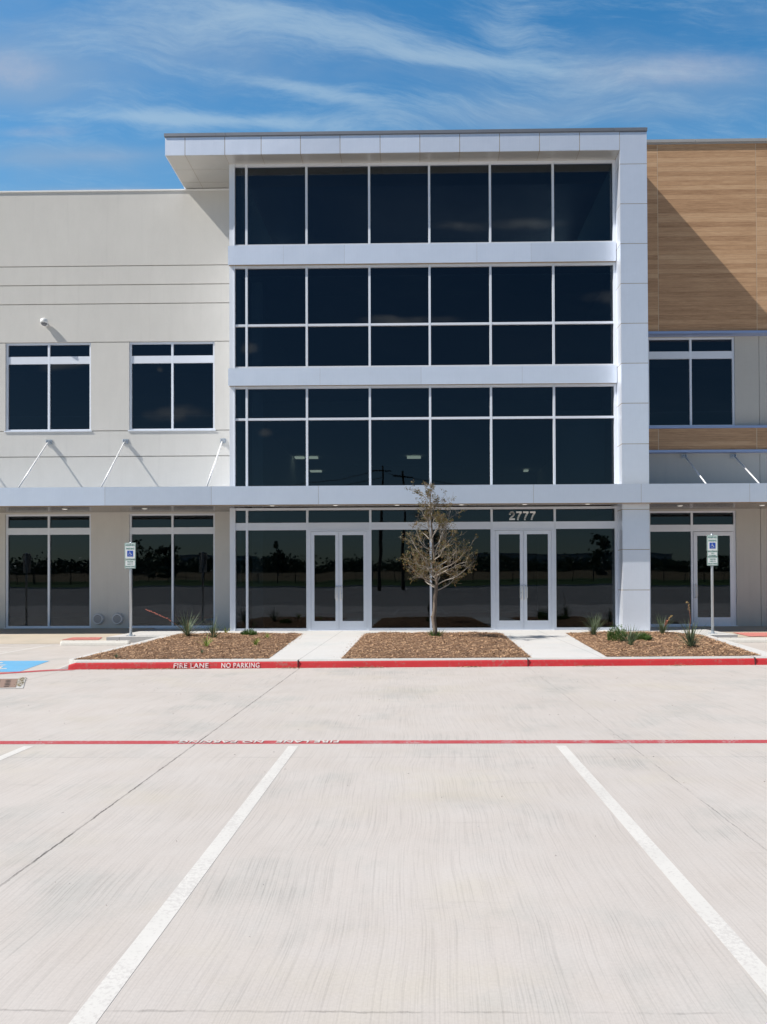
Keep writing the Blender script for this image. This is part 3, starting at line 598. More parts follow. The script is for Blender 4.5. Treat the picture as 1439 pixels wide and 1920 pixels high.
# interior
mb = MB()
for z in (4.12, 7.95, 11.75): mb.box(-5.7, 6.2, 24.96, 43.9, z, z + .3)
mb.build('floor_slab', 'floor_carpet', B)
mb = MB()
for z, w in ((3.93, 1), (7.36, 1), (11.42, 1)): mb.box(-25, 25, 26.6 if z < 3.8 else 26.62, 43.9, z, z + .03)
mb.box(-5.7, 6.2, 24.96, 26.6, 3.93, 3.96); mb.box(-5.7, 6.2, 24.96, 26.6, 7.82, 7.85); mb.box(-5.7, 6.2, 26.6, 26.63, 7.36, 7.82); mb.box(-5.7, 6.2, 24.96, 26.6, 11.42, 11.45)
mb.build('ceiling', 'ceiling_tile', B)
mb = MB(); mb.box(-25, 25, 26.6, 43.9, .0, .16); mb.box(-25, -5.72, 26.6, 43.9, 4.1, 4.4); mb.box(6.3, 25, 26.6, 43.9, 4.1, 4.4); mb.box(-5.7, 6.2, 24.96, 26.6, .0, .165); mb.build('interior_floor', 'floor_carpet', B)
for a in ((4.45, 6.15, 25.9, 26.1, 4.5, 7.3), (-5.75, -5.6, 24.96, 43.9, .1, 14.9), (6.20, 6.29, 24.96, 43.9, .1, 14.9)): MB().box(*a).build('interior_partition', 'drywall', B)
MB().box(-5.33, -4.98, 25.3, 25.7, .17, 11.4).build('interior_column', 'drywall', B)
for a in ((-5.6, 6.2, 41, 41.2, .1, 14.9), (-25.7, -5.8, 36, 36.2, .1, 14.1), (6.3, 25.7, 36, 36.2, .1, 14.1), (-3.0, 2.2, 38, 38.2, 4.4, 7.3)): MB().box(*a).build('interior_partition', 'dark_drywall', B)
GL = 'linear ceiling lights inside the second floor'
for i, (xa, xb_, y, z) in enumerate(((-6.0 + .5, -5.1, 35.2, 7.32), (-5.0, -4.48, 35.2, 7.32), (-.46, .16, 35.2, 7.30), (-5.41, -4.85, 39.6, 7.33), (-.49, .1, 39.6, 7.33), (5.37, 5.58, 39.6, 7.29))):
    o = MB().box(xa, xb_, y, y + .35, z - .04, z + .02).build('ceiling_light', 'lamp_white')
    tag(o, ['short pale ceiling light behind the left pane of the second floor', 'pale ceiling light touching the first wide mullion on the second floor', 'upper of two pale ceiling lights behind the middle second floor glass', 'pale ceiling light just right of the first wide mullion, second floor', 'lower of two pale ceiling lights above the small tree', 'tiny pale ceiling light behind right glass of the second floor'][i], 'ceiling light', GL)

# security camera on the left wall
sc_ = empty('security_camera', (-12.48, 26.3, 10.48)); tag(sc_, 'white dome security camera on the plaster wall above the left upper window', 'security camera')
MB().tube([(-12.48, 26.298, 10.42), (-12.48, 26.26, 10.42)], .07, 16).tube([(-12.48, 26.27, 10.43), (-12.48, 26.20, 10.49), (-12.48, 26.14, 10.52)], .035, 10).build('mount', 'white_metal', sc_, True)
MB().tube([(-12.48, 26.14, 10.575), (-12.48, 26.14, 10.53), (-12.48, 26.14, 10.44), (-12.48, 26.14, 10.41)], [.05, .115, .125, .118], 18).build('housing', 'white_metal', sc_, True)
MB().tube([(-12.48, 26.14, 10.41), (-12.48, 26.14, 10.37), (-12.48, 26.14, 10.335), (-12.48, 26.14, 10.32)], [.1, .09, .055, .02], 16).build('dome', 'vent_dark', sc_, True)

# ------------------------------------------------------------------ street furniture
def sign_plate(name, x, y, z0, z1, hw, parent, text, icon=False):
    r = .022; o = MB()
    def rr(hw_, a, b, r_):
        pts = []
        for cx_, cz_, s0 in ((x + hw_ - r_, b - r_, 0), (x - hw_ + r_, b - r_, 90), (x - hw_ + r_, a + r_, 180), (x + hw_ - r_, a + r_, 270)):
            for k in range(5): an = R(s0 + k * 22.5); pts.append((cx_ + r_ * math.cos(an), cz_ + r_ * math.sin(an)))
        return pts
    def plate(mb_, pts, ya, yb_):
        n_ = len(pts); A = [(a, ya, b) for a, b in pts]; Bk = [(a, yb_, b) for a, b in pts]
        mb_.quad(*A[::-1]); mb_.quad(*Bk)
        for i in range(n_): j = (i + 1) % n_; mb_.quad(A[i], A[j], Bk[j], Bk[i])
    plate(o, rr(hw, z0, z1, r), y, y + .003); o.cur = 1; plate(o, rr(hw - .006, z0 + .006, z1 - .006, r), y - .002, y - .0005); o.cur = 0; plate(o, rr(hw - .019, z0 + .019, z1 - .019, r * .7), y - .004, y - .0022)
    pl = o.build(name, ['sign_white', 'sign_green'], parent)
    for body, zc, h, w in text: text_mesh(body, 'sign_green', h, w, .012, frame_front(x, y - .0055, zc), 'lettering', pl, .001)
    if icon:
        zc = z0 + .165; MB().box(x - .085, x + .085, y - .0065, y - .0045, zc - .085, zc + .085).build('blue_square', 'sign_blue', pl)
        mb_ = MB(); wheelchair(mb_, .15, frame_front(x, y - .0075, zc)); mb_.build('access_symbol', 'sign_white', pl)
    return pl
def parking_sign(x, y, zb, zt, van, label):
    s_ = empty('parking_sign', (x, y, zb)); tag(s_, label, 'sign', 'reserved parking signs on galvanized posts')
    MB().tube([(x, y, zb), (x, y, zt - .02), (x, y, zt)], [.037, .037, .025], 14).build('post', 'galvanized', s_, True)
    p_ = MB().box(x - .11, x + .11, y - .11, y + .11, zb, zb + .012)
    p_.tube([(x, y, zb), (x, y, zb + .07)], .05, 14)
    for a in (-.08, .08):
        for b in (-.08, .08): p_.tube([(x + a, y + b, zb), (x + a, y + b, zb + .035)], .014, 6)
    p_.build('base_plate', 'galvanized', s_)
    yf = y - .045
    if van:
        sign_plate('sign_panel', x, yf, zt - .51, zt - .035, .158, s_, (('RESERVED', zt - .105, .055, .255), ('PARKING', zt - .20, .052, .225)), True)
        sign_plate('sign_panel', x, yf, zt - .67, zt - .515, .152, s_, (('VAN', zt - .565, .032, .09), ('ACCESSIBLE', zt - .625, .03, .2)))
        sign_plate('sign_panel', x, yf, zt - .925, zt - .675, .158, s_, (('VIOLATORS', zt - .735, .036, .17), ('SUBJECT TO', zt - .80, .034, .17), ('FINE AND TOWING', zt - .865, .036, .26)))
    else:
        sign_plate('sign_panel', x, yf, zt - .50, zt - .02, .162, s_, (('RESERVED', zt - .09, .055, .26), ('PARKING', zt - .19, .052, .23)), True)
        sign_plate('sign_panel', x, yf, zt - .765, zt - .51, .158, s_, (('VIOLATORS', zt - .57, .036, .17), ('SUBJECT TO', zt - .64, .034, .17), ('FINE AND TOWING', zt - .705, .036, .26)))
    for zb_ in (.045, .48): MB().tube([(x, yf - .012, zt - zb_), (x, y, zt - zb_)], .011, 8).build('bolt', 'galvanized', s_)
parking_sign(-8.27, 22.6, .165, 2.875, False, 'reserved parking sign with two plates on galvanized post beside the left mulch bed')
parking_sign(8.50, 22.9, .165, 3.05, True, 'reserved parking sign with three plates in front of the single glass door')
parking_sign(-15.1, 22.6, .05, 2.875, False, 'reserved parking sign out of view at left, seen only mirrored in far left window')
def wheel_stop(x0, x1, y, z, label):
    m_ = MB(); pr = [(-.085, 0), (-.075, .06), (-.045, .125), (.045, .125), (.075, .06), (.085, 0)]
    for a, b in ((x0, x0 + .04), (x0 + .04, x1 - .04), (x1 - .04, x1)):
        fa = .55 if a == x0 else 1; fb = .55 if b == x1 else 1
        A = [(a, y + q * (1 if fa == 1 else .85), z + h * (1 if fa == 1 else .9)) for q, h in pr]; Bq = [(b, y + q * (1 if fb == 1 else .85), z + h * (1 if fb == 1 else .9)) for q, h in pr]
        for i in range(5): m_.quad(A[i], Bq[i], Bq[i + 1], A[i + 1])
    m_.quad(*[(x0, y + q * .85, z + h * .9) for q, h in pr][::1]); m_.quad(*[(x1, y + q * .85, z + h * .9) for q, h in pr][::-1])
    for xx in (x0 + .35, x1 - .35): m_.cur = 1; m_.tube([(xx, y, z + .12), (xx, y, z + .131)], .02, 10)
    tag(m_.build('wheel_stop', ['wheel_stop_paint', 'rust_iron']), label, 'wheel stop', 'concrete wheel stops')
wheel_stop(-9.72, -7.84, 21.35, .003, 'cream concrete wheel stop in front of the left parking sign')
wheel_stop(8.22, 10.15, 21.75, .003, 'cream concrete wheel stop at the right edge beside the right parking sign')
def pad(pts, label):
    def zr(y): return .06 * (y - 21.9) / 2.4 + .004 if y < 24.3 else .06 + .14 * (y - 24.3) / 2.2
    m_ = MB(); m_.quad(*[(x, y, zr(y) + .008) for x, y in pts])
    (xa, ya), (xb, _), (xc, yc), (xd, _) = pts
    for i in range(24):
        for j in range(12):
            f_ = (j + .5) / 12; e_ = (i + .5) / 24; x = (xa + (xb - xa) * e_) * (1 - f_) + (xd + (xc - xd) * e_) * f_; y = ya + (yc - ya) * f_
            s_ = .011; z_ = zr(y) + .013; m_.quad((x - s_, y - s_, z_), (x + s_, y - s_, z_), (x + s_, y + s_, z_), (x - s_, y + s_, z_))
    tag(m_.build('tactile_pad', 'pad_red'), label, 'tactile paving', 'red tactile paving pads')
pad([(-10.45, 22.95), (-9.35, 22.95), (-9.55, 23.75), (-10.45, 23.75)], 'red tactile paving pad on the ramp behind the left wheel stop')
pad([(9.75, 23.4), (12.2, 22.6), (12.2, 24.6), (9.75, 24.6)], 'red tactile paving pad at the right edge behind the right wheel stop')
# storm drain
sd = empty('storm_drain', (-7.1, 13.2, 0)); tag(sd, 'rusty slotted storm drain grate set in concrete at the left edge', 'drain')
o = MB(); o.prism([(-8.6, 12.15), (-6.35, 12.6), (-7.0, 14.0), (-8.9, 13.85)], 0.002, .008); o.build('surround', 'curb_concrete', sd)
o = MB(); o.prism([(-8.5, 12.35), (-6.50, 12.66), (-7.06, 13.82), (-8.7, 13.7)], 0.006, .012); o.build('grate', 'rust_iron', sd)
o = MB()
for i in range(5):
    for j in range(10):
        fy = (i + .5) / 5; fx = (j + .5) / 10; xa = -6.56 - .48 * fy; cx_ = xa - 1.7 * fx; cy2 = 12.70 + .98 * fy - .25 * fx
        o.quad((cx_ - .05, cy2 - .055, .0135), (cx_ + .03, cy2 - .050, .0135), (cx_ + .01, cy2 + .058, .0135), (cx_ - .07, cy2 + .052, .0135))
o.build('slots', 'drain_dark', sd)
o = MB()
for k in range(160):
    f_ = random.random(); x = -6.5 - .55 * f_ + random.gauss(0, .03); y = 12.75 + 1.2 * f_ + random.gauss(0, .03); s_ = random.uniform(.008, .02); a = random.uniform(0, 3)
    o.quad(*[(x + s_ * math.cos(a + q_), y + s_ * math.sin(a + q_), .012 + random.uniform(0, .01)) for q_ in (0, 1.57, 3.14, 4.71)])
struct(o.build('leaf_litter', 'blade_dry', sd), 'stuff')

# ------------------------------------------------------------------ mulch beds
def in_poly(x, y, P_):
    c_ = False; j = len(P_) - 1
    for i in range(len(P_)):
        xi_, yi_ = P_[i]; xj, yj = P_[j]
        if (yi_ > y) != (yj > y) and x < (xj - xi_) * (y - yi_) / (yj - yi_) + xi_: c_ = not c_
        j = i
    return c_
def edge_d(x, y, P_):
    d = 9
    for (a, b), (c_, e_) in zip(P_, P_[1:] + P_[:1]):
        L = (c_ - a) ** 2 + (e_ - b) ** 2; t_ = max(0, min(1, ((x - a) * (c_ - a) + (y - b) * (e_ - b)) / L)); d = min(d, math.hypot(x - a - t_ * (c_ - a), y - b - t_ * (e_ - b)))
    return d
BEDS = [[(-6.93, 15.80), (-3.02, 15.86), (-3.38, 23.25), (-7.12, 23.25)], [(-1.545, 15.86), (2.285, 15.98), (2.50, 23.25), (-1.60, 23.25)], [(3.83, 16.08), (7.02, 16.22), (7.98, 22.3), (7.3, 23.25), (4.32, 23.25)]]
def mz(x, y, P_):
    e_ = edge_d(x, y, P_) if in_poly(x, y, P_) else 0
    return .152 + .02 * min(1, max(0, (y - 17) / 6)) + .085 * (1 - math.exp(-e_ / .5)) + (.012 * math.sin(x * 5.1 + y * 3.3) + .010 * math.sin(x * 11.7 - y * 7.1)) * min(1, e_ * 4)
def bed_z(x, y):
    for P_ in BEDS:
        if in_poly(x, y, P_): return mz(x, y, P_)
    return .16
for P_ in BEDS:
    mb = MB(); ny, nx = 60, 44; ymin = min(b for a, b in P_); ymax = max(b for a, b in P_); rows = []
    for j in range(ny + 1):
        y = ymin + (ymax - ymin) * j / ny; y = min(max(y, ymin + .001), ymax - .001); xs_ = []
        for (a, b), (c_, e_) in zip(P_, P_[1:] + P_[:1]):
            if (b > y) != (e_ > y): xs_.append(a + (c_ - a) * (y - b) / (e_ - b))
        if len(xs_) < 2: continue
        xa, xb_ = min(xs_), max(xs_); rows.append([(xa + (xb_ - xa) * i / nx, y, mz(xa + (xb_ - xa) * i / nx, y, P_) if 0 < i < nx else .158) for i in range(nx + 1)])
    for A, B_ in zip(rows[:-1], rows[1:]):
        for i in range(nx): mb.quad(A[i], A[i + 1], B_[i + 1], B_[i])
    n_ = 0
    while n_ < 13000:
        x = random.uniform(min(a for a, b in P_), max(a for a, b in P_)); y = ymin + (ymax - ymin) * random.random() ** 1.15
        if not in_poly(x, y, P_): continue
        n_ += 1; z = mz(x, y, P_) + random.uniform(.0, .018); L = random.uniform(.008, .030); w = random.uniform(.003, .007); a = random.uniform(0, PI); tl = random.uniform(-.4, .4); rl = random.uniform(-.8, .8)
        d = Vector((math.cos(a) * math.cos(tl), math.sin(a) * math.cos(tl), math.sin(tl))); s_ = Vector((-math.sin(a) * math.cos(rl), math.cos(a) * math.cos(rl), math.sin(rl))); c0 = Vector((x, y, z)); mb.cur = 1
        mb.quad(c0 - d * L - s_ * w, c0 + d * L - s_ * w, c0 + d * L + s_ * w, c0 - d * L + s_ * w)
    for k in range(220):   # stray chips spilled on the concrete edge
        (xa, ya), (xb_, yb_) = random.choice(list(zip(P_, P_[1:] + P_[:1]))); f_ = random.random(); x = xa + (xb_ - xa) * f_ + random.gauss(0, .07); y = ya + (yb_ - ya) * f_ + random.gauss(0, .06)
        if y < yb(x) + .08: continue
        a = random.uniform(0, PI); L = random.uniform(.008, .022); w = .005; z = .158 + (.02 if y > 18 else 0); ca, sa = math.cos(a), math.sin(a)
        mb.quad((x - ca * L + sa * w, y - sa * L - ca * w, z), (x + ca * L + sa * w, y + sa * L - ca * w, z), (x + ca * L - sa * w, y + sa * L + ca * w, z + .006), (x - ca * L - sa * w, y - sa * L + ca * w, z + .006))
    struct(mb.build('mulch', ['mulch', 'mulch_chip']), 'stuff')

mb = MB()   # specks of grit and dry leaf blown over the lot
for k in range(260):
    x = random.uniform(-9, 9); y = 3 + 12.4 * random.random() ** .8; a = random.uniform(0, PI); s_ = random.uniform(.0025, .006) * (y / 8) ** .5; mb.cur = k % 2
    mb.quad(*[(x + s_ * math.cos(a + q_) * (1.6 if i % 2 else .7), y + s_ * math.sin(a + q_), .002 + (.006 if i == 2 else 0)) for i, q_ in enumerate((0, 1.57, 3.14, 4.71))])
struct(mb.build('blown_litter', ['rust_iron', 'vent_dark']), 'stuff')
# ------------------------------------------------------------------ plants
def blade(mb, base, az, lean, L, w, droop, n=5):
    p_ = Vector(base); el = PI / 2 - lean; pts = [p_.copy()]
    for i in range(n): p_ = p_ + Vector((math.cos(az) * math.cos(el), math.sin(az) * math.cos(el), math.sin(el))) * (L / n); pts.append(p_.copy()); el -= droop / n
    sd_ = Vector((-math.sin(az), math.cos(az), 0)); prev = None
    for i, q_ in enumerate(pts):
        ww = w * (1 - (i / n) ** 1.6) + .0012; cur = (q_ - sd_ * ww, q_ + sd_ * ww)
        if prev: mb.quad(prev[0], prev[1], cur[1], cur[0])
        prev = cur
def blades(x, y, n, h, w, spread, droop, r0=.04, z=None):
    mb = MB(); z = bed_z(x, y) if z is None else z
    for k in range(n):
        a = random.uniform(0, 2 * PI); lean = abs(random.gauss(0, spread)); L = h * random.uniform(.65, 1.1) * (1 + lean * .25)
        blade(mb, (x + r0 * math.cos(a) * random.random(), y + r0 * math.sin(a) * random.random(), z - .01), a, lean, L, w * random.uniform(.7, 1.2), droop * random.uniform(.3, 1.3))
    return mb
def stalk(pts, root, cmat, nfl, smat='stalk_red', start=.5, size=.022):
    MB().tube(pts, [.009 - .005 * i / (len(pts) - 1) for i in range(len(pts))], 6).build('flower_stalk', smat, root)
    mb = MB()
    for k in range(nfl):
        f_ = start + (1 - start) * (k + random.random()) / nfl; s_ = f_ * (len(pts) - 1); i = min(int(s_), len(pts) - 2); q_ = Vector(pts[i]).lerp(Vector(pts[i + 1]), s_ - i)
        a = random.uniform(0, 6.28); q_ = q_ + Vector((math.cos(a), math.sin(a), random.uniform(-.6, .6))) * .02; L = Vector((math.cos(a), math.sin(a), -.2)).normalized() * size * random.uniform(.7, 1.4)
        mb.tube([q_ - L * .6, q_, q_ + L * .7], [.003, size * .42, .004], 6)
    mb.build('flowers', cmat, root)
GY = 'red yucca clumps in the mulch beds'
def yucca(x, y, n, h, label, w=.0085, spread=.72):
    r = empty('red_yucca', (x, y, bed_z(x, y))); tag(r, label, 'plant', GY); blades(x, y, n, h, w, spread, .55).build('leaves', 'blade_grey', r)
    blades(x, y, max(4, n // 8), h * .7, w, spread * 1.4, .9).build('dry_leaves', 'blade_dry', r); return r
z0 = bed_z(-6.25, 21.3)
r = yucca(-6.25, 21.3, 80, .70, 'tall red yucca with leaning coral flower stalk beside the left parking sign')
stalk([(-6.25, 21.3, z0), (-6.45, 21.25, .50), (-6.75, 21.2, .72), (-7.05, 21.15, .86), (-7.30, 21.1, .98)], r, 'flower_coral', 26, start=.42, size=.032)
yucca(-5.34, 20.5, 60, .56, 'red yucca without flowers, right of the flowering one in the left bed')
yucca(4.79, 21.6, 75, .60, 'spiky red yucca at the back left of the right bed, near the silver column')
yucca(4.85, 18.1, 70, .46, 'low red yucca in front of a bushy green shrub in the right bed')
r = yucca(6.75, 21.9, 55, .54, 'red yucca with short yellow and pink flower spikes, back of right bed')
zz = bed_z(6.75, 21.9)
stalk([(6.75, 21.9, zz), (6.83, 21.86, .45), (6.92, 21.8, .66), (6.98, 21.8, .74)], r, 'flower_yellow', 22, start=.45); stalk([(6.78, 21.9, zz), (6.80, 21.86, .42), (6.86, 21.8, .62)], r, 'flower_coral', 12, start=.6)
r = yucca(6.02, 17.5, 100, .60, 'largest red yucca with a tall thin flower stalk, front of right bed', .008, .78); zz = bed_z(6.02, 17.5)
stalk([(6.0, 17.5, zz), (5.98, 17.48, .6), (6.0, 17.45, .85), (5.96, 17.42, 1.05), (5.93, 17.4, 1.20), (5.88, 17.38, 1.24)], r, 'flower_yellow', 18, start=.55, size=.017)
GL2 = 'yellow-green flax lily tufts in the left bed'
for x, y, n, h, lb in ((-4.83, 17.95, 26, .34, 'largest yellow-green flax lily, front middle of the left bed'), (-5.59, 22.9, 16, .24, 'small yellow-green flax lily at the back edge of left bed'), (-4.02, 20.9, 14, .20, 'smallest yellow-green flax lily, right of the low green shrub'), (-3.86, 18.7, 18, .24, 'yellow-green flax lily nearest the left walkway')):
    o = blades(x, y, n, h, .011, .6, .9, .03).build('flax_lily', 'blade_lime'); tag(o, lb, 'plant', GL2)
def shrub(x, y, rx, ry, h, n, label, mat='leaf_green'):
    mb = MB(); zb = bed_z(x, y)
    for k in range(n):
        a = random.uniform(0, 6.28); f_ = random.random() ** .5; ph = random.random(); q_ = Vector((x + rx * f_ * math.cos(a), y + ry * f_ * math.sin(a), zb + h * ph * math.sqrt(max(0.02, 1 - f_ * f_ * .8)) * random.uniform(.5, 1.1)))
        d = Vector((math.cos(a) * f_, math.sin(a) * f_, random.uniform(.2, 1.2))).normalized() * random.uniform(.03, .06); s_ = d.cross(Vector((random.random() - .5, random.random() - .5, .1))).normalized() * .006
        mb.quad(q_ - s_, q_ + s_, q_ + d + s_ * .4, q_ + d - s_ * .4)
    tag(mb.build('green_shrub', mat), label, 'shrub', 'low green shrubs in the mulch beds')
shrub(-4.69, 21.8, .2, .2, .17, 1100, 'low round green shrub at the back of the left bed'); shrub(5.5, 19.6, .25, .25, .2, 1500, 'low wide green shrub right of the yucca pair in right bed')
shrub(4.85, 19.3, .22, .2, .42, 1600, 'upright bushy green shrub behind the low yucca in right bed')
for x, y, h, lb in ((-6.15, 16.0, .09, 'tiny grassy weed at the front left corner of left bed'), (-4.55, 16.55, .10, 'tiny dark weed near the curb, front middle of the left bed')):
    tag(blades(x, y, 26, h, .004, .7, .4, .03).build('weed', 'blade_grey'), lb, 'weed', 'tiny weeds near the curb')

# the young tree: skeleton of tapered limbs, then twigs and small leaf clusters
rnd = random.Random(23); TX, TY = .455, 20.9; TZ = bed_z(TX, TY) - .02
tree = empty('young_tree', (TX, TY, TZ)); tree.scale = (1.0, 1.0, .965); tag(tree, 'young thin tree with sparse brown and olive leaves in the middle mulch bed', 'tree')
trk = [(TX + .0, TY, TZ), (TX + .0, TY, TZ + .18), (TX - .045, TY + .01, TZ + .50), (TX - .01, TY, TZ + .75), (TX + .0, TY, TZ + 1.05), (TX + .03, TY - .01, TZ + 1.3), (TX + .05, TY, TZ + 1.6), (TX + .0, TY + .02, TZ + 2.0), (TX - .05, TY, TZ + 2.5), (TX - .08, TY, TZ + 3.0), (TX - .12, TY + .01, TZ + 3.5), (TX - .10, TY, TZ + 4.0), (TX - .13, TY, TZ + 4.35)]
trr = [.075, .058, .062, .050, .052, .046, .042, .034, .027, .021, .014, .008, .004]
trunk = MB().tube(trk, trr, 12).tube([trk[2], (TX - .11, TY - .02, TZ + .55)], [.04, .022], 8); trunk.build('trunk', 'bark', tree, True)
limbs = MB(); twigs = MB(); tips = []
def on_trunk(z):
    for (a, b) in zip(trk[:-1], trk[1:]):
        if a[2] <= z <= b[2]: return Vector(a).lerp(Vector(b), (z - a[2]) / (b[2] - a[2]))
    return Vector(trk[-1])
def grow(p0, d, L, r, lvl, seg=6):
    pts = [p0]; p_ = p0.copy(); dd = d.copy(); rs = [r]
    for i in range(seg):
        dd = (dd + Vector((rnd.gauss(0, .17), rnd.gauss(0, .17), rnd.gauss(.045, .11)))).normalized(); p_ = p_ + dd * (L / seg); pts.append(p_.copy()); rs.append(max(.0018, r * (1 - .8 * (i + 1) / seg)))
    (limbs if lvl == 0 else twigs).tube(pts, rs, 5 if lvl else 7, False)
    if lvl >= 1:
        for i in range(1, len(pts)): tips.append((pts[i], dd.copy(), lvl))
    if lvl < 2:
        n_ = {0: int(4 + L * 6), 1: int(2 + L * 7)}[lvl]
        for k in range(n_):
            f_ = rnd.uniform(.22 if lvl == 0 else .12, 1.0); i = min(int(f_ * seg), seg - 1); q_ = pts[i].lerp(pts[i + 1], f_ * seg - i); a = (pts[i + 1] - pts[i]).normalized()
            side = a.cross(Vector((rnd.gauss(0, 1), rnd.gauss(0, 1), rnd.gauss(0, 1)))).normalized(); nd = (a * rnd.uniform(.4, 1.0) + side * rnd.uniform(.5, 1.0) + Vector((0, 0, .15))).normalized()
            grow(q_, nd, L * rnd.uniform(.28, .5) * (1.15 - f_ * .4), rs[i] * .6, lvl + 1, 5)
def prof(h):   # crown radius by height above base
    P_ = [(1.2, .5), (1.55, .82), (2.0, 1.08), (2.4, .98), (2.8, .66), (3.2, .48), (3.6, .34), (4.0, .26), (4.4, .18)]
    for (a, b), (c_, e_) in zip(P_[:-1], P_[1:]):
        if a <= h <= c_: return b + (e_ - b) * (h - a) / (c_ - a)
    return .12
hs_ = [1.25, 1.32, 1.42, 1.5, 1.58, 1.66, 1.74, 1.82, 1.9, 2.0, 2.1, 2.2, 2.32, 2.45, 2.55, 2.7, 2.82, 2.95, 3.08, 3.2, 3.35, 3.5, 3.65, 3.8, 3.95, 4.1]
for i, h in enumerate(hs_):
    a = i * 2.4 + rnd.uniform(-.4, .4); q_ = on_trunk(TZ + h); up_ = .35 if h < 2.2 else .9
    rr_ = prof(min(4.4, h + .25)); d = Vector((math.cos(a), math.sin(a), up_ + rnd.uniform(-.15, .25))).normalized()
    grow(q_, d, rr_ * rnd.uniform(.9, 1.12) * (1.05 if h < 2.3 else 1.15), max(.009, .023 - h * .0035), 0, 7)
for q_, d, L in ((on_trunk(TZ + 1.35), Vector((-1, -.1, .42)), 1.05), (on_trunk(TZ + 1.4), Vector((1, .1, .5)), 1.25), (on_trunk(TZ + 1.6), Vector((-1, .15, .65)), 1.05), (on_trunk(TZ + 1.75), Vector((.9, -.3, .6)), 1.15),
                 (on_trunk(TZ + 2.2), Vector((.42, 0, 1)), 1.55), (on_trunk(TZ + 2.6), Vector((-.2, 0, 1)), 1.3), (on_trunk(TZ + 3.2), Vector((.05, .05, 1)), .95)): grow(q_, d.normalized(), L, .018, 0, 8)
limbs.build('limbs', 'twig', tree, True); twigs.build('twigs', 'fine_twig', tree, True)
lf = MB()
for q_, d, lvl in tips:
    if rnd.random() > (.27 if lvl > 1 else .09): continue
    for k in range(rnd.randint(3, 9)):
        a = Vector((rnd.gauss(0, 1), rnd.gauss(0, 1), rnd.gauss(0, 1))).normalized(); s_ = a.cross(Vector((rnd.gauss(0, 1), rnd.gauss(0, 1), rnd.gauss(0, 1)))).normalized(); L = rnd.uniform(.014, .027); w = L * .5; c0 = q_ + Vector((rnd.gauss(0, .026), rnd.gauss(0, .026), rnd.gauss(0, .026)))
        lf.cur = 0 if rnd.random() < .6 else 1; lf.quad(c0, c0 + a * L * .8 + s_ * w, c0 + a * L * 2, c0 + a * L * .8 - s_ * w)
lf.build('crown', ['leaf_olive', 'leaf_brown'], tree)
b_ = MB()
for k in range(60):
    a = rnd.uniform(0, 6.28); r_ = rnd.uniform(.07, .2); blade(b_, (TX + r_ * math.cos(a), TY + r_ * math.sin(a), TZ), a, rnd.uniform(.1, .6), rnd.uniform(.1, .26), .012, .6, 4)
tag(b_.build('sucker_shoots', 'leaf_green'), 'fresh green shoots around the foot of the young tree', 'weed')

# ------------------------------------------------------------------ what the glass reflects: the far side of the lot
def far_tree(x, y, h, r, label, narrow=False):
    o = empty('field_tree', (x, y, gz(y))); tag(o, label, 'tree', 'trees beyond the lot mirrored in the glass'); z = gz(y)
    MB().tube([(x, y, z - .1), (x + .1, y, z + h * .3), (x, y, z + h * .6)], [.16, .12, .06], 6).build('trunk', 'bark', o)
    mb = MB(); cl = [(rnd.gauss(0, .42) * r, rnd.gauss(0, .42) * r, rnd.uniform(.08, 1) if not narrow else rnd.uniform(.15, 1)) for k in range(16)]
    for k in range(620):
        a, b, c_ = rnd.choice(cl); tp = (1 - c_ * .6) if narrow else 1.0
        q_ = Vector((x + a * tp + rnd.gauss(0, .24) * r * tp, y + b * tp + rnd.gauss(0, .24) * r, z + max(.25, h * c_ + rnd.gauss(-.25, .25) * (r * .7)))); u_ = Vector((rnd.gauss(0, 1), rnd.gauss(0, 1), rnd.gauss(0, 1))).normalized() * rnd.uniform(.12, .3); w_ = u_.cross(Vector((rnd.random(), rnd.random(), rnd.random()))).normalized() * .16
        mb.quad(q_ - u_ - w_, q_ + u_ - w_, q_ + u_ + w_, q_ - u_ + w_)
    mb.build('crown', 'leaf_dark', o)
rnd = random.Random(5)
WHERE = ['far left pane of the first lower window', 'left half of the first lower window', 'middle of the first lower window', 'right half of the first lower window', 'pier side of the first lower window', 'left half of the second lower window, by the sign',
         'left pane of the second lower window', 'mullion zone of the second lower window', 'right pane of the second lower window', 'narrow left pane of the glass tower', 'left part of the first wide tower pane', 'right part of the first wide tower pane',
         'left leaf of the left double doors', 'right leaf of the left double doors', 'pane just right of the left double doors', 'pane left of the young tree', 'pane behind the young tree crown', 'pane right of the young tree', 'left leaf of the doors under number 2777',
         'right leaf of the doors under number 2777', 'left part of the last tower pane', 'right part of the last tower pane', 'glass just right of the silver column', 'sidelight of the single glass door', 'single glass door behind the parking sign', 'edge of the single glass door, far right']
for k in range(26):
    x = -76 + k * 5.9 + rnd.uniform(-1.5, 1.5); y = -88 - rnd.uniform(0, 16); far_tree(x, y, rnd.uniform(2.0, 3.0), rnd.uniform(3.0, 4.2), 'low dark tree mirrored in the ' + WHERE[k])
for x, y, h, r_, nr, lb in ((-47, -76, 5.6, 2.6, False, 'broad dark tree taller than the tree line, mirrored in far left window'), (-36.5, -60, 4.6, 1.4, False, 'loose young tree mirrored beside the left parking sign'), (-21.5, -70, 5.4, 1.6, True, 'narrow pointed tree mirrored left of the left double doors'), (26, -62, 5.6, 1.7, False, 'loose tree mirrored left of the single glass door')): far_tree(x, y, h, r_, lb, nr)
mb = MB()
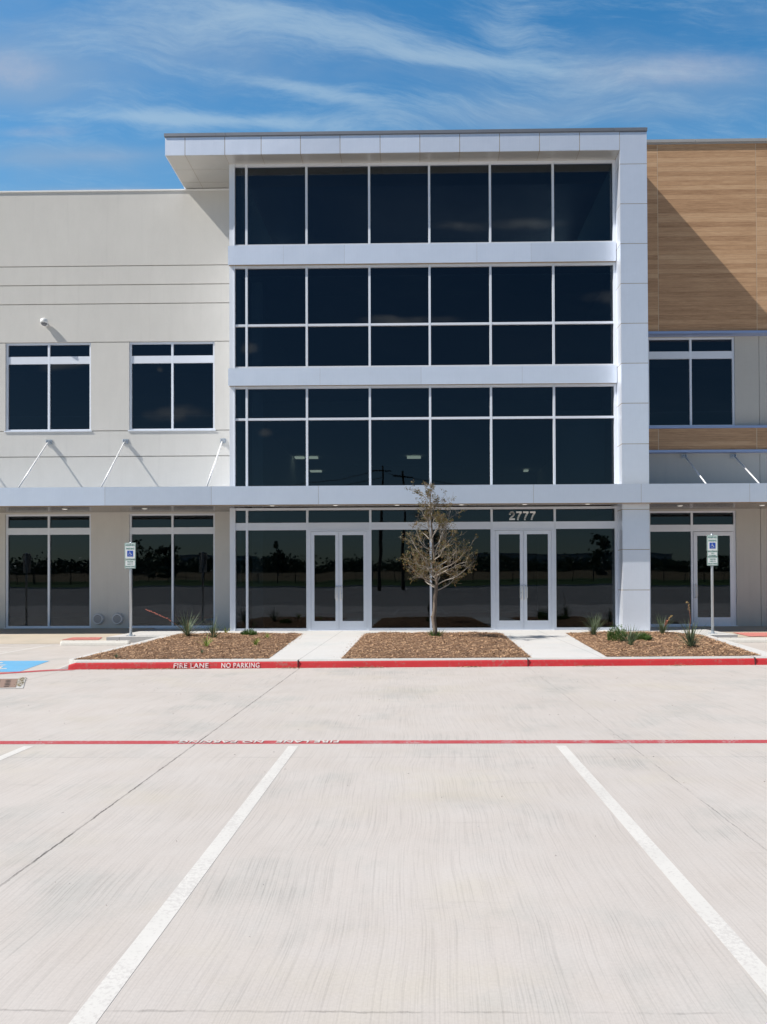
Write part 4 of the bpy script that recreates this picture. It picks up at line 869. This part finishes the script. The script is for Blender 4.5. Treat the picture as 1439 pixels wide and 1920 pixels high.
for k in range(9000):
    x = rnd.uniform(-110, 110); hh = 2.3 + .7 * math.sin(x * .13) + .5 * math.sin(x * .41 + 1); q_ = Vector((x, -112 + rnd.uniform(-3, 3), gz(-112) + hh * rnd.random() ** .8)); u_ = Vector((rnd.gauss(0, 1), rnd.gauss(0, .4), rnd.gauss(0, 1))).normalized() * rnd.uniform(.2, .5); w_ = u_.cross(Vector((rnd.random(), rnd.random(), rnd.random()))).normalized() * .28
    mb.quad(q_ - u_ - w_, q_ + u_ - w_, q_ + u_ + w_, q_ - u_ + w_)
struct(mb.build('far_wood', 'leaf_dark'), 'stuff')
fe = empty('iron_fence', (0, -46, gz(-46))); tag(fe, 'long black iron picket fence behind the lot, mirrored in the ground floor glass', 'fence')
f1, f2 = MB(), MB(); zb = gz(-46)
for k in range(560): x = -70 + k * .25; f1.box(x - .014, x + .014, -46.01, -45.99, zb, zb + 1.45)
for k in range(59): x = -70 + k * 2.4; f2.box(x - .04, x + .04, -46.04, -45.96, zb, zb + 1.6)
f1.box(-70, 70, -46.02, -45.985, zb + .18, zb + .22); f1.box(-70, 70, -46.02, -45.985, zb + 1.3, zb + 1.34); f1.build('pickets', 'black_iron', fe); f2.build('posts', 'black_iron', fe)
tops = []
for x, y, zt, lb in ((-3.7, -31, 13.6, 'taller dark wooden utility pole mirrored above the middle mulch bed'), (-1.6, -33, 13.3, 'dark wooden utility pole, right one of the mirrored pair'), (-34, -33, 9.2, 'thin dark pole mirrored in the far left window')):
    o = empty('utility_pole', (x, y, gz(y))); tag(o, lb, 'utility pole', 'utility poles across the lot'); MB().tube([(x, y, gz(y) - .2), (x + .1, y, zt)], [.17, .1] if x > -10 else [.1, .06], 8).build('pole', 'pole_wood', o)
    if x > -10: MB().box(x - .9, x + 1.1, y - .06, y + .06, zt - .6, zt - .48).build('crossarm', 'pole_wood', o)
    tops.append((x + .1, y, zt - .45))
def wire(a, b, sag, label):
    pts = [(a[0] + (b[0] - a[0]) * t_, a[1] + (b[1] - a[1]) * t_, a[2] + (b[2] - a[2]) * t_ - sag * 4 * t_ * (1 - t_)) for t_ in [k / 16 for k in range(17)]]
    tag(MB().tube(pts, .03, 4).build('power_cable', 'cable_black'), label, 'cable', 'cables between the utility poles')
wire((-60, -36, 12), tops[0], 2.0, 'long sagging cable left of the mirrored utility poles'); wire((-60, -36, 11.2), (tops[0][0], tops[0][1], tops[0][2] - .8), 1.8, 'lower sagging cable left of the mirrored utility poles')
wire(tops[0], tops[1], .2, 'short cable joining the two mirrored utility poles'); wire(tops[1], (60, -38, 11), 2.0, 'long sagging cable right of the mirrored utility poles')
for x0, x1, y, h, lb in ((-62, -44, -150, 4.8, 'grey flat roofed building mirrored in the second lower window'), (14, 62, -140, 4.6, 'long pale low warehouse mirrored around the right double doors')):
    z = gz(y); o = empty('far_building', ((x0 + x1) / 2, y, z)); tag(o, lb, 'building', 'far buildings across the field')
    MB().box(x0, x1, y - 14, y, z - .2, z + h).build('wall', 'far_wall', o); mb = MB()
    for k in range(int((x1 - x0) / 3)): mb.box(x0 + 1 + k * 3, x0 + 2.8 + k * 3, y - .05, y + .03, z + h * .55, z + h * .8)
    mb.build('windows', 'far_glass', o); MB().box(x0 - .2, x1 + .2, y - 14.2, y + .2, z + h, z + h + .3).build('roof', 'coping_metal', o)
for ob in list(bpy.data.objects):
    if ob.type == 'MESH': ob.data.validate()
